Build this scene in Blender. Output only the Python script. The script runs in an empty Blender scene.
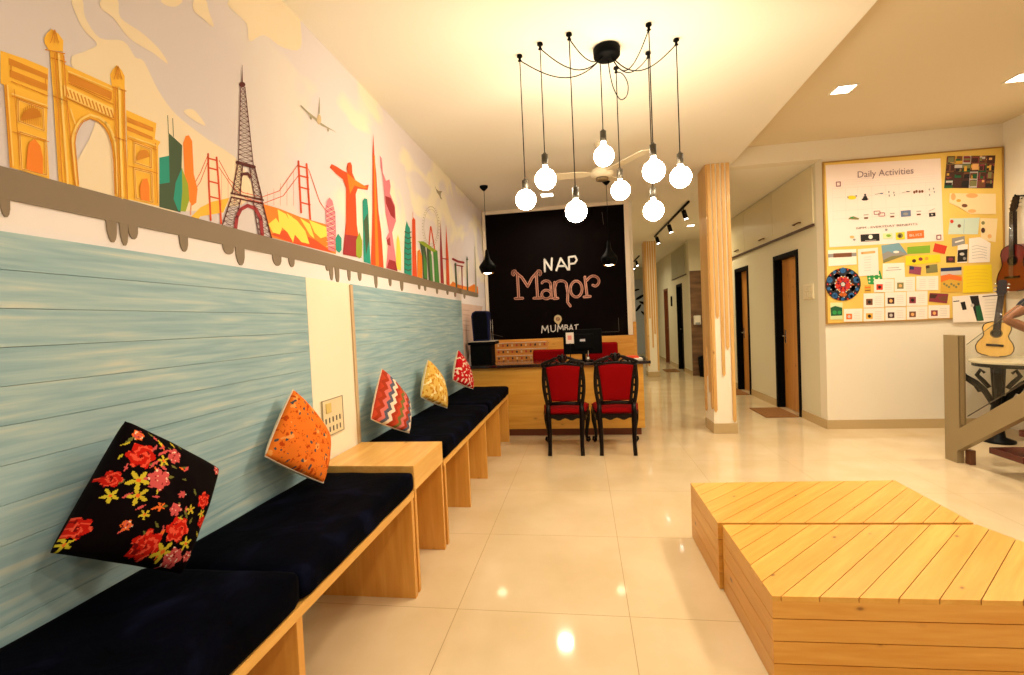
import bpy, bmesh, math, random
from math import sin, cos, pi, radians, sqrt
from mathutils import Vector, Matrix, noise
random.seed(7)
SC = bpy.context.scene
COL = SC.collection
# ------------------------------------------------------------------ camera
F, YAW, PITCH, ROLL, H = 476.54, -0.148447, -0.0317053, 0.0448620, 1.35186
_fwd = Vector((sin(YAW)*cos(PITCH), cos(YAW)*cos(PITCH), sin(PITCH)))
_r0 = Vector((cos(YAW), -sin(YAW), 0)); _d0 = _fwd.cross(_r0)
_r = _r0*cos(ROLL) + _d0*sin(ROLL); _d = -_r0*sin(ROLL) + _d0*cos(ROLL)
CAMP = Vector((0, 0, H))
cam = bpy.data.cameras.new('camera'); co = bpy.data.objects.new('camera', cam); COL.objects.link(co)
M = Matrix((( _r.x, -_d.x, -_fwd.x, 0), (_r.y, -_d.y, -_fwd.y, 0), (_r.z, -_d.z, -_fwd.z, H), (0, 0, 0, 1)))
co.matrix_world = M
cam.sensor_width = 36; cam.lens = F/1024*36; cam.clip_start = 0.05; cam.clip_end = 100
SC.camera = co
def on(u, v, ax, val):
    """point of the plane (axis ax = val) seen at photograph pixel u, v"""
    dr = _r*((u-512)/F) + _d*((v-337.5)/F) + _fwd
    t = (val-CAMP[ax])/dr[ax]
    return CAMP + dr*t
# ------------------------------------------------------------------ materials
def lin(c):
    return tuple(((x/255)/12.92 if x/255 <= 0.04045 else ((x/255+0.055)/1.055)**2.4) for x in c)
MATS = {}
def mat(name, rgb, rough=0.6, metal=0.0, spec=0.5, emit=None, estr=0, trans=0, alpha=1, coat=0, sheen=0):
    if name in MATS: return MATS[name]
    m = bpy.data.materials.new(name); m.use_nodes = True
    b = m.node_tree.nodes['Principled BSDF']
    c = lin(rgb)
    b.inputs['Base Color'].default_value = (*c, 1)
    b.inputs['Roughness'].default_value = rough
    b.inputs['Metallic'].default_value = metal
    b.inputs['Specular IOR Level'].default_value = spec
    if emit:
        b.inputs['Emission Color'].default_value = (*emit, 1); b.inputs['Emission Strength'].default_value = estr
    if trans: b.inputs['Transmission Weight'].default_value = trans
    if coat: b.inputs['Coat Weight'].default_value = coat
    if sheen: b.inputs['Sheen Weight'].default_value = sheen; b.inputs['Sheen Roughness'].default_value = .4
    m.diffuse_color = (*c, 1)
    MATS[name] = m
    return m
def nodes(m): return m.node_tree.nodes, m.node_tree.links, m.node_tree.nodes['Principled BSDF']
def ramp(N, stops, interp='LINEAR'):
    r = N.new('ShaderNodeValToRGB'); r.color_ramp.interpolation = interp
    e = r.color_ramp.elements
    e[0].position = stops[0][0]; e[0].color = (*stops[0][1], 1)
    e[1].position = stops[-1][0]; e[1].color = (*stops[-1][1], 1)
    for p_, c_ in stops[1:-1]:
        x = e.new(p_); x.color = (*c_, 1)
    return r
def mixc(N, L, fac, a, b, mode='MIX'):
    x = N.new('ShaderNodeMix'); x.data_type = 'RGBA'; x.blend_type = mode
    for s, v in ((x.inputs[0], fac), (x.inputs[6], a), (x.inputs[7], b)):
        if hasattr(v, 'default_value') or hasattr(v, 'links'): L.new(v, s)
        else: s.default_value = v
    return x.outputs[2]
def wood(name, c1, c2, grain='Y', rough=0.35, knots=True, island=0.25, angle=0, coat=0.1, freq=1.0, kn='Z', kd=1.0):
    if name in MATS: return MATS[name]
    m = mat(name, c1, rough, coat=coat); N, L, b = nodes(m)
    tc = N.new('ShaderNodeTexCoord'); mp0 = N.new('ShaderNodeMapping'); mp0.inputs['Rotation'].default_value = (0, 0, angle)
    L.new(tc.outputs['Object'], mp0.inputs[0])
    geo = N.new('ShaderNodeNewGeometry')
    add = N.new('ShaderNodeVectorMath'); add.operation = 'ADD'
    sc = N.new('ShaderNodeVectorMath'); sc.operation = 'SCALE'; sc.inputs[3].default_value = 37.0
    cmb = N.new('ShaderNodeCombineXYZ')
    for i in range(3): L.new(geo.outputs['Random Per Island'], cmb.inputs[i])
    L.new(cmb.outputs[0], sc.inputs[0]); L.new(mp0.outputs[0], add.inputs[0]); L.new(sc.outputs[0], add.inputs[1])
    mp = N.new('ShaderNodeMapping')
    s = {'X': (1.2, 16, 16), 'Y': (16, 1.2, 16), 'Z': (16, 16, 1.2)}[grain]
    mp.inputs['Scale'].default_value = tuple(x*freq for x in s)
    L.new(add.outputs[0], mp.inputs[0])
    n1 = N.new('ShaderNodeTexNoise'); n1.inputs['Scale'].default_value = 1.0; n1.inputs['Detail'].default_value = 5; n1.inputs['Distortion'].default_value = 0.9
    L.new(mp.outputs[0], n1.inputs['Vector'])
    n2 = N.new('ShaderNodeTexNoise'); n2.inputs['Scale'].default_value = 4.5; n2.inputs['Detail'].default_value = 4
    L.new(mp.outputs[0], n2.inputs['Vector'])
    r = ramp(N, [(0.3, lin(c2)), (0.52, tuple((x+y)/2 for x, y in zip(lin(c1), lin(c2)))), (0.68, lin(c1))])
    ma = N.new('ShaderNodeMath'); ma.operation = 'MULTIPLY_ADD'; ma.inputs[1].default_value = 0.35
    L.new(n2.outputs[0], ma.inputs[0]); 
    mb = N.new('ShaderNodeMath'); mb.operation = 'MULTIPLY'; mb.inputs[1].default_value = 0.65
    L.new(n1.outputs[0], mb.inputs[0]); L.new(mb.outputs[0], ma.inputs[2]); L.new(ma.outputs[0], r.inputs[0])
    col = r.outputs[0]
    if island:
        rr = ramp(N, [(0, (1-island,)*3), (1, (1+island*0.35,)*3)])
        L.new(geo.outputs['Random Per Island'], rr.inputs[0])
        col = mixc(N, L, 1.0, col, rr.outputs[0], 'MULTIPLY')
    if knots:
        mk = N.new('ShaderNodeMapping'); ks = [{'X': (3.2, 6, 6), 'Y': (6, 3.2, 6), 'Z': (6, 6, 3.2)}[grain][i_]*(.02 if 'XYZ'[i_] == kn else 1)*kd for i_ in range(3)]
        mk.inputs['Scale'].default_value = ks; L.new(add.outputs[0], mk.inputs[0])
        v = N.new('ShaderNodeTexVoronoi'); v.inputs['Scale'].default_value = 1.0; L.new(mk.outputs[0], v.inputs['Vector'])
        kr = ramp(N, [(0.0, (.9,)*3), (0.03, (.75,)*3), (0.07, (.12,)*3), (.12, (0,)*3), (1, (0,)*3)])
        L.new(v.outputs['Distance'], kr.inputs[0])
        col = mixc(N, L, kr.outputs[0], col, (*lin((112, 58, 22)), 1))
    L.new(col, b.inputs['Base Color'])
    return m
def noisy(name, stops, scale=(1, 1, 1), nscale=3, detail=4, rough=0.7, dist=0.0, interp='LINEAR', bump=0, island=0, **kw):
    if name in MATS: return MATS[name]
    m = mat(name, (128, 128, 128), rough, **kw); N, L, b = nodes(m)
    tc = N.new('ShaderNodeTexCoord'); mp = N.new('ShaderNodeMapping'); mp.inputs['Scale'].default_value = scale
    L.new(tc.outputs['Object'], mp.inputs[0]); vec = mp.outputs[0]
    if island:
        geo = N.new('ShaderNodeNewGeometry'); cmb = N.new('ShaderNodeCombineXYZ')
        ml = N.new('ShaderNodeMath'); ml.operation = 'MULTIPLY'; ml.inputs[1].default_value = 29
        L.new(geo.outputs['Random Per Island'], ml.inputs[0])
        for i in range(3): L.new(ml.outputs[0], cmb.inputs[i])
        a = N.new('ShaderNodeVectorMath'); L.new(vec, a.inputs[0]); L.new(cmb.outputs[0], a.inputs[1]); vec = a.outputs[0]
    n = N.new('ShaderNodeTexNoise'); n.inputs['Scale'].default_value = nscale; n.inputs['Detail'].default_value = detail; n.inputs['Distortion'].default_value = dist
    L.new(vec, n.inputs['Vector'])
    r = ramp(N, [(p_, lin(c_)) for p_, c_ in stops], interp); L.new(n.outputs[0], r.inputs[0]); L.new(r.outputs[0], b.inputs['Base Color'])
    if bump:
        bp = N.new('ShaderNodeBump'); bp.inputs['Strength'].default_value = bump; bp.inputs['Distance'].default_value = .02
        L.new(n.outputs[0], bp.inputs['Height']); L.new(bp.outputs[0], b.inputs['Normal'])
    return m

PINE = wood('pine_along_y', (240, 188, 100), (222, 158, 64), 'Y', island=.08)
PINEZ = wood('pine_upright', (234, 174, 84), (214, 146, 56), 'Z', island=.08, kn='Y')
PINEX = wood('pine_along_x', (238, 184, 92), (216, 150, 58), 'X', island=.08)
PLANKS = wood('pine_slats_diagonal', (236, 184, 90), (220, 156, 60), 'X', angle=-pi/4, island=.07, rough=.35, kd=1.5)
DECKX = wood('pine_slats_front', (240, 184, 90), (220, 150, 56), 'X', island=.07, kn='Y', kd=1.4)
DECKY = wood('pine_slats_side', (234, 178, 84), (214, 144, 52), 'Y', island=.07, kn='X')
DESKW = wood('desk_veneer', (236, 182, 82), (206, 142, 46), 'X', angle=0, island=0, freq=.5, kn='Y', kd=.8)
WAINS = wood('wall_veneer', (236, 176, 80), (212, 144, 46), 'X', island=0, kn='Y')
DOORW = wood('door_veneer', (226, 164, 84), (190, 122, 52), 'Z', island=0, freq=.5, kn='X')
STRIPW = wood('pillar_strip', (234, 192, 122), (212, 158, 84), 'Z', island=.08, kn='Y')
BROWNW = noisy('stone_cladding', [(.3, (84, 58, 38)), (.5, (112, 80, 52)), (.7, (140, 104, 70))], (1, 1, 6), 2, rough=.5)
WHITE = mat('warm_white_paint', (238, 230, 214), .75)
CREAM = mat('cream_paint', (240, 230, 210), .7)
OLIVE = mat('hall_paint', (222, 214, 186), .75)
CEIL = mat('ceiling_paint', (244, 238, 224), .85)
BLACK = mat('black_plastic', (3, 3, 4), .6, spec=.08)
BLACKM = mat('black_metal', (5, 4, 4), .5, 0, spec=.2)
DARKW = mat('black_lacquered_wood', (12, 3, 3), .32, spec=.2)
RED = mat('red_velvet', (138, 0, 6), .85, spec=.1)
NAVY = noisy('navy_velvet', [(.35, (0, 1, 6)), (.55, (2, 3, 13)), (.75, (12, 16, 38))], (2, 2, 2), 2.6, 5, .85, bump=.5, dist=.6, spec=.03)
CHROME = mat('chrome', (200, 200, 200), .18, 1)
PAPER = mat('white_paper', (246, 236, 220), .8)
PINKP = mat('pinkish_paper', (250, 232, 220), .7)
SKIRT = mat('beige_tile_skirting', (196, 170, 124), .25)
GLASSM = None

def glass(name, tint=(0.93, 0.97, 0.94), a=.12):
    m = bpy.data.materials.new(name); m.use_nodes = True; N = m.node_tree.nodes; L = m.node_tree.links
    for n in list(N): N.remove(n)
    o = N.new('ShaderNodeOutputMaterial'); t = N.new('ShaderNodeBsdfTransparent'); t.inputs[0].default_value = (*tint, 1)
    g = N.new('ShaderNodeBsdfGlossy'); g.inputs['Roughness'].default_value = .03
    mx = N.new('ShaderNodeMixShader'); mx.inputs[0].default_value = a
    L.new(t.outputs[0], mx.inputs[1]); L.new(g.outputs[0], mx.inputs[2]); L.new(mx.outputs[0], o.inputs[0])
    return m
GLASS = glass('clear_glass', (.975, .985, .97), .05)

# ------------------------------------------------------------------ mesh helpers
def B(): return bmesh.new()
def mi(bm): return 0
def box(bm, x0, x1, y0, y1, z0, z1, m=0, bev=0, seg=2):
    t = bmesh.new() if bev else bm
    vs = [t.verts.new((x, y, z)) for x in (x0, x1) for y in (y0, y1) for z in (z0, z1)]
    fs = [t.faces.new([vs[i] for i in f]) for f in ((0,1,3,2),(4,6,7,5),(0,4,5,1),(2,3,7,6),(0,2,6,4),(1,5,7,3))]
    for f in fs: f.material_index = m
    if bev:
        bmesh.ops.bevel(t, geom=list(t.edges), offset=bev, segments=seg, affect='EDGES', profile=.5)
        for f in t.faces: f.material_index = m
        merge(bm, t); t.free()
def merge(bm, t, mt=None):
    mp = {}
    for v in t.verts: mp[v] = bm.verts.new(mt @ v.co if mt else v.co)
    for f in t.faces:
        try: g = bm.faces.new([mp[v] for v in f.verts]); g.material_index = f.material_index; g.smooth = f.smooth
        except ValueError: pass
def obox(bm, c, sx, sy, sz, rot=None, m=0, bev=0):
    t = bmesh.new(); box(t, -sx/2, sx/2, -sy/2, sy/2, -sz/2, sz/2, m, bev)
    mt = Matrix.Translation(Vector(c)) @ (rot.to_4x4() if rot else Matrix.Identity(4))
    merge(bm, t, mt); t.free()
def tube(bm, pts, rad, n=8, m=0, caps=True):
    pts = [Vector(p_) for p_ in pts]
    if not hasattr(rad, '__len__'): rad = [rad]*len(pts)
    rings = []; up = None
    for i, p_ in enumerate(pts):
        a = pts[max(i-1, 0)]; c = pts[min(i+1, len(pts)-1)]; t = (c-a)
        t = t.normalized() if t.length > 1e-9 else Vector((0, 0, 1))
        if up is None: up = t.orthogonal().normalized()
        else:
            up = up - t*up.dot(t)
            up = up.normalized() if up.length > 1e-6 else t.orthogonal().normalized()
        w = t.cross(up)
        rings.append([bm.verts.new(p_ + (up*cos(2*pi*k/n) + w*sin(2*pi*k/n))*rad[i]) for k in range(n)])
    for r0, r1 in zip(rings, rings[1:]):
        for k in range(n):
            f = bm.faces.new((r0[k], r0[(k+1) % n], r1[(k+1) % n], r1[k])); f.material_index = m; f.smooth = True
    if caps:
        f = bm.faces.new(rings[0][::-1]); f.material_index = m
        f = bm.faces.new(rings[-1]); f.material_index = m
def lathe(bm, c, prof, n=24, m=0, sx=1, sy=1, mats=None):
    c = Vector(c); rings = []
    for r, z in prof:
        if r < 1e-6: rings.append([bm.verts.new(c+Vector((0, 0, z)))])
        else: rings.append([bm.verts.new(c+Vector((r*sx*cos(2*pi*k/n), r*sy*sin(2*pi*k/n), z))) for k in range(n)])
    for i, (a, b) in enumerate(zip(rings, rings[1:])):
        for k in range(n):
            k2 = (k+1) % n
            if len(a) == 1 and len(b) == 1: continue
            vs = (a[0], b[k], b[k2]) if len(a) == 1 else ((a[k], a[k2], b[0]) if len(b) == 1 else (a[k], a[k2], b[k2], b[k]))
            f = bm.faces.new(vs); f.smooth = True; f.material_index = mats[i] if mats else m
def prism(bm, pts, fn, t0, t1, m=0):
    """polygon pts (a,b) extruded: fn(a,b,t) -> xyz"""
    v0 = [bm.verts.new(fn(a, b, t0)) for a, b in pts]; v1 = [bm.verts.new(fn(a, b, t1)) for a, b in pts]
    fs = [bm.faces.new(v0[::-1]), bm.faces.new(v1)]
    n = len(pts)
    for i in range(n): fs.append(bm.faces.new((v0[i], v0[(i+1) % n], v1[(i+1) % n], v1[i])))
    for f in fs: f.material_index = m
def obj(name, bm, mats, parent=None, loc=None, fix=True):
    if fix: bmesh.ops.recalc_face_normals(bm, faces=list(bm.faces))
    me = bpy.data.meshes.new(name); bm.to_mesh(me); bm.free()
    for m_ in (mats if isinstance(mats, (list, tuple)) else [mats]): me.materials.append(m_)
    o = bpy.data.objects.new(name, me); COL.objects.link(o)
    if parent: o.parent = parent
    if loc: o.location = loc
    return o
def tag(o, label=None, cat=None, group=None, kind=None):
    if label: o['label'] = label
    if cat: o['category'] = cat
    if group: o['group'] = group
    if kind: o['kind'] = kind
    return o
def thing(name, label, cat, loc=(0, 0, 0), rz=0, group=None):
    o = bpy.data.objects.new(name, None); o.empty_display_size = .1; COL.objects.link(o)
    o.location = loc; o.rotation_euler = (0, 0, rz)
    return tag(o, label, cat, group)
def struct(name, bm, m): return tag(obj(name, bm, m), kind='structure')
def kids(o): return [c for c in list(bpy.data.objects) if c.parent == o]
def copy_tree(o, parent=None):
    ks = kids(o); c = o.copy(); COL.objects.link(c); c.parent = parent
    for k in ks: copy_tree(k, c)
    return c
def smooth(o):
    for f in o.data.polygons: f.use_smooth = True
    return o
def text_bm(bm, s, p0, p1, height, nrm, m=0, thick=0.0006, spread=True):
    """built-in lettering laid from p0 to p1 (baseline) on the plane with normal nrm"""
    cu = bpy.data.curves.new('t', 'FONT'); cu.body = s; cu.size = 1; cu.resolution_u = 3
    o = bpy.data.objects.new('t', cu); COL.objects.link(o)
    dg = bpy.context.evaluated_depsgraph_get(); me = bpy.data.meshes.new_from_object(o.evaluated_get(dg))
    xs = [v.co.x for v in me.vertices]; w = max(xs)-min(xs); x0 = min(xs)
    p0, p1 = Vector(p0), Vector(p1); u = (p1-p0); L_ = u.length; u.normalize(); n = Vector(nrm); v = n.cross(u); 
    if v.z < 0: v = -v
    vs = [bm.verts.new(p0 + u*((q.co.x-x0)/w*L_) + v*(q.co.y*height/0.7) + n*thick) for q in me.vertices]
    for f in me.polygons:
        try: g = bm.faces.new([vs[i] for i in f.vertices]); g.material_index = m
        except ValueError: pass
    COL.objects.unlink(o); bpy.data.objects.remove(o); bpy.data.curves.remove(cu); bpy.data.meshes.remove(me)

class Flat:
    """paint or paper lying on a plane: polygons given in pixels of a zoomed crop of the photograph"""
    def __init__(s, ax, val, sgn, ox, oy, k, step=0.00012, start=0.0012):
        s.ax, s.val, s.sgn, s.ox, s.oy, s.k, s.step, s.off = ax, val, sgn, ox, oy, k, step, start
        s.bm = B()
    def P(s, a, b): 
        q = on(s.ox+a/s.k, s.oy+b/s.k, s.ax, s.val); q[s.ax] += s.sgn*s.off; return q
    def poly(s, pts, m=0, adv=True):
        vs = [s.bm.verts.new(s.P(a, b)) for a, b in pts]
        try: s.bm.faces.new(vs).material_index = m
        except ValueError: pass
        if adv: s.off += s.step
    def spoly(s, pts, m=0, k=4):
        n = len(pts); out = []
        for i in range(n):
            p0, p1, p2, p3 = pts[i-1], pts[i], pts[(i+1) % n], pts[(i+2) % n]
            for j in range(k):
                t = j/k; out.append(tuple(.5*(2*p1[q]+(p2[q]-p0[q])*t+(2*p0[q]-5*p1[q]+4*p2[q]-p3[q])*t*t+(3*p1[q]-p0[q]-3*p2[q]+p3[q])*t**3) for q in (0, 1)))
        s.poly(out, m)
    def disc(s, c, r, m=0, ry=None, n=20, adv=True):
        ry = ry or r; s.poly([(c[0]+r*cos(2*pi*i/n), c[1]+ry*sin(2*pi*i/n)) for i in range(n)], m, adv)
    def stroke(s, pts, w, m=0, adv=True, cap=True, closed=False):
        if closed: pts = list(pts)+[pts[0]]
        ws = w if hasattr(w, '__len__') else [w]*len(pts)
        for i, ((x0, y0), (x1, y1)) in enumerate(zip(pts, pts[1:])):
            dx, dy = x1-x0, y1-y0; l = sqrt(dx*dx+dy*dy) or 1; nx, ny = -dy/l, dx/l; a, b = ws[i]/2, ws[i+1]/2
            s.poly([(x0+nx*a, y0+ny*a), (x1+nx*b, y1+ny*b), (x1-nx*b, y1-ny*b), (x0-nx*a, y0-ny*a)], m, False)
        if cap and max(ws) > 2.5:
            for (x, y), a in zip(pts, ws): s.disc((x, y), a/2, m, n=8, adv=False)
        if adv: s.off += s.step
    def done(s, name, mats, parent=None): return obj(name, s.bm, mats, parent, fix=False)

# ================================================================== SETTING
ZC, ZR, XL, XB, YB, XR = 3.0, 3.2, -1.415, 2.67, 5.76, 4.42
# floor: polished tiles 0.8 m with thin joints
def floor_mat():
    m = mat('polished_floor_tile', (232, 212, 178), .07, spec=.5); N, L, b = nodes(m)
    tc = N.new('ShaderNodeTexCoord'); sp = N.new('ShaderNodeSeparateXYZ'); L.new(tc.outputs['Object'], sp.inputs[0])
    outs = []
    for i, off in ((0, 0.642), (1, -2.158)):
        a = N.new('ShaderNodeMath'); a.operation = 'ADD'; a.inputs[1].default_value = off+80*.8; L.new(sp.outputs[i], a.inputs[0])
        d = N.new('ShaderNodeMath'); d.operation = 'DIVIDE'; d.inputs[1].default_value = .8; L.new(a.outputs[0], d.inputs[0])
        f = N.new('ShaderNodeMath'); f.operation = 'FRACT'; L.new(d.outputs[0], f.inputs[0])
        s_ = N.new('ShaderNodeMath'); s_.operation = 'SUBTRACT'; s_.inputs[1].default_value = .5; L.new(f.outputs[0], s_.inputs[0])
        ab = N.new('ShaderNodeMath'); ab.operation = 'ABSOLUTE'; L.new(s_.outputs[0], ab.inputs[0])
        g = N.new('ShaderNodeMath'); g.operation = 'GREATER_THAN'; g.inputs[1].default_value = .4980; L.new(ab.outputs[0], g.inputs[0])
        outs.append(g)
    mx = N.new('ShaderNodeMath'); mx.operation = 'MAXIMUM'; L.new(outs[0].outputs[0], mx.inputs[0]); L.new(outs[1].outputs[0], mx.inputs[1])
    n = N.new('ShaderNodeTexNoise'); n.inputs['Scale'].default_value = 2.2; n.inputs['Detail'].default_value = 6; L.new(tc.outputs['Object'], n.inputs['Vector'])
    r = ramp(N, [(.35, lin((216, 192, 152))), (.65, lin((226, 204, 168)))]); L.new(n.outputs[0], r.inputs[0])
    c = mixc(N, L, mx.outputs[0], r.outputs[0], (*lin((166, 136, 92)), 1)); L.new(c, b.inputs['Base Color'])
    rr = N.new('ShaderNodeMath'); rr.operation = 'MULTIPLY_ADD'; rr.inputs[1].default_value = .5; rr.inputs[2].default_value = .07; L.new(mx.outputs[0], rr.inputs[0]); L.new(rr.outputs[0], b.inputs['Roughness'])
    return m
bm = B(); box(bm, -1.6, 4.6, -3, 17, -.1, 0); struct('floor', bm, floor_mat())
# ceilings
bm = B(); prism(bm, [(-1.6, -3), (1.50, -3), (1.715, 5.90), (2.85, 5.91), (2.85, 17), (-1.6, 17)], lambda a, b, t: (a, b, t), ZC, ZC+.42); struct('ceiling', bm, CEIL)
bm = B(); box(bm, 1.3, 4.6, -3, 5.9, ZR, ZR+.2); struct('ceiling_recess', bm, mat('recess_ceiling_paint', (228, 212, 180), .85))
# left wall: mural paint (pinkish grey sky with cream clouds)
sky = mat('mural_sky_paint', (226, 212, 204), .8); N, L, b = nodes(sky)
tc = N.new('ShaderNodeTexCoord'); mp = N.new('ShaderNodeMapping'); mp.inputs['Scale'].default_value = (1, .9, 1.3); mp.inputs['Location'].default_value = (0, 1.3, .4)
L.new(tc.outputs['Object'], mp.inputs[0]); n = N.new('ShaderNodeTexNoise'); n.inputs['Scale'].default_value = 1.5; n.inputs['Detail'].default_value = 2.5; n.inputs['Distortion'].default_value = .5
L.new(mp.outputs[0], n.inputs['Vector']); r = ramp(N, [(.49, lin((236, 228, 232))), (.56, lin((250, 242, 222)))]); L.new(n.outputs[0], r.inputs[0])
sp = N.new('ShaderNodeSeparateXYZ'); L.new(tc.outputs['Object'], sp.inputs[0])
gt = N.new('ShaderNodeMath'); gt.operation = 'GREATER_THAN'; gt.inputs[1].default_value = 1.72; L.new(sp.outputs[2], gt.inputs[0])
gy = N.new('ShaderNodeMath'); gy.operation = 'MULTIPLY_ADD'; gy.use_clamp = True; gy.inputs[1].default_value = .7; gy.inputs[2].default_value = -1.2; L.new(sp.outputs[1], gy.inputs[0])
r2 = mixc(N, L, gy.outputs[0], (*lin((216, 208, 214)), 1), r.outputs[0])
L.new(mixc(N, L, gt.outputs[0], (*lin((242, 234, 236)), 1), r2), b.inputs['Base Color'])
bm = B(); box(bm, XL-.15, XL, -3, 17, 0, ZC); struct('wall_left', bm, sky)
# column of cream wall between the two blue claddings
bm = B(); box(bm, XL, XL+.012, 2.285, 2.755, 0.0, 1.632); struct('trim_1', bm, mat('cream_column_paint', (250, 240, 216), .6))
bm = B(); box(bm, XL, XL+.022, 2.745, 2.775, 0.0, 1.625); struct('trim_2', bm, mat('bare_edge_batten', (206, 178, 140), .7))
# back wall with the chalkboard
bm = B(); box(bm, XL, .75, 7.0, 7.15, 0, ZC); struct('wall_back', bm, WHITE)
# board wall, corridor wall
bm = B(); box(bm, XB, XR, YB, YB+.15, 0, ZR); box(bm, 1.70, XB, YB, YB+.145, ZC-.004, ZR); struct('wall_noticeboard', bm, CREAM)
bm = B(); box(bm, XR, XR+.15, -3, YB, 0, ZR); struct('wall_right', bm, WHITE)
bm = B()
for y0, y1, z0 in ((5.91, 6.39, 0), (6.39, 7.15, 2.1), (7.15, 8.19, 0), (8.19, 8.85, 2.1), (8.85, 10.97, 0)): box(bm, XB, XB+.15, y0, y1, z0, ZC)
struct('wall_corridor', bm, OLIVE)
bm = B()
for y0, y1, z0 in ((11.0, 11.75, 0), (11.75, 12.4, 2.1), (12.4, 13.65, 0), (13.65, 14.25, 2.1), (14.25, 16.5, 0)): box(bm, 2.35, 2.5, y0, y1, z0, ZC)
box(bm, 2.5, 2.82, 10.97, 11.12, 0, ZC)
struct('wall_hall', bm, OLIVE)
bm = B(); box(bm, XL, 2.35, 16.5, 16.65, 0, ZC); struct('wall_far', bm, mat('far_wall_paint', (196, 196, 176), .8))
bm = B(); box(bm, 2.36, 2.82, 10.93, 10.97, 0, 2.3)
for i in range(6): box(bm, 2.358, 2.82, 10.926, 10.93, .02+.38*i, .37+.38*i)
struct('trim_3', bm, BROWNW)
bm = B(); box(bm, 2.34, 2.82, 10.93, 10.97, 2.3, ZC); struct('trim_4', bm, OLIVE)
# skirtings
bm = B(); box(bm, XB, XR, YB-.012, YB, 0, .1); struct('baseboard_noticeboard', bm, SKIRT)
bm = B()
for y0, y1 in ((5.749, 6.37), (7.17, 8.17), (8.87, 10.92)): box(bm, XB-.012, XB-.0005, y0, y1, 0, .1)
struct('baseboard_corridor', bm, SKIRT)
bm = B()
for y0, y1 in ((10.93, 11.73), (12.42, 13.63), (14.27, 16.5)): box(bm, 2.338, 2.35, y0, y1, 0, .1)
struct('baseboard_hall', bm, SKIRT)
# doors (structure): black frame, veneer leaf set back in the opening
def door(i, X, y0, y1, leafm=DOORW, frm=None, handle=True):
    frm = frm or BLACK
    f = B(); w = .055
    for a, c in ((y0, y0+w), (y1-w, y1)): box(f, X-.015, X+.12, a, c, 0, 2.1, bev=.004)
    box(f, X-.015, X+.12, y0+w, y1-w, 2.04, 2.1, bev=.004)
    fo = struct('door_%d' % i, f, frm)
    l = B(); box(l, X+.085, X+.12, y0+w, y1-w, .005, 2.04); obj('door_leaf', l, leafm, fo)
    if handle:
        h = B(); yy = y1-w-.06
        tube(h, [(X+.085, yy, 1.0), (X+.03, yy, 1.0)], .011); tube(h, [(X+.03, yy, 1.0), (X+.03, yy-.11, 1.0)], .009)
        box(h, X+.078, X+.086, yy-.02, yy+.02, .9, 1.08, bev=.003); obj('door_handle', h, CHROME, fo)
    return fo
door(1, XB, 6.39, 7.15); door(2, XB, 8.19, 8.85); door(3, 2.35, 11.75, 12.4, mat('dark_door', (38, 24, 18), .5)); door(4, 2.35, 13.65, 14.25, frm=mat('brown_frame', (120, 66, 34), .5))

# ---- loft cabinets
t = thing('loft_cabinet', 'long row of flush cream loft cupboards above the two corridor doors', 'cabinet', (XB, 5.95, 2.3))
LOFT = mat('loft_laminate', (222, 208, 170), .4); LOFTL = mat('loft_joint', (96, 70, 44), .6)
for k, (a, c) in enumerate(((0, 1.17), (1.17, 2.33), (2.33, 3.45), (3.45, 4.6))):
    d = B(); box(d, -.02, -.001, a+.004, c-.004, .03, .675, bev=.002); do = obj('cabinet_door', d, LOFT, t)
    h = B(); tube(h, [(-.02, (a+c)/2-.28, .1), (-.045, (a+c)/2-.28, .1), (-.045, (a+c)/2-.12, .1), (-.02, (a+c)/2-.12, .1)], .009); obj('handle', h, mat('dull_brass', (120, 88, 50), .4, .8), do)
d = B(); box(d, -.03, -.001, 0, 4.62, 0, .026); obj('bottom_rail', d, mat('dark_rail', (74, 44, 26), .5), t)
t = thing('loft_cabinet', 'small pale loft cupboard high on the wall at the far end of the hall', 'cabinet', (2.35, 11.2, 2.25))
for a, c in ((0, .85), (.85, 1.7)):
    d = B(); box(d, -.02, -.001, a+.005, c-.005, .02, .70, bev=.002); obj('cabinet_door', d, mat('loft_grey', (176, 172, 140), .5), t)
d = B(); box(d, -.028, -.001, 0, 1.7, 0, .018); obj('bottom_rail', d, MATS['dark_rail'], t)

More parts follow.
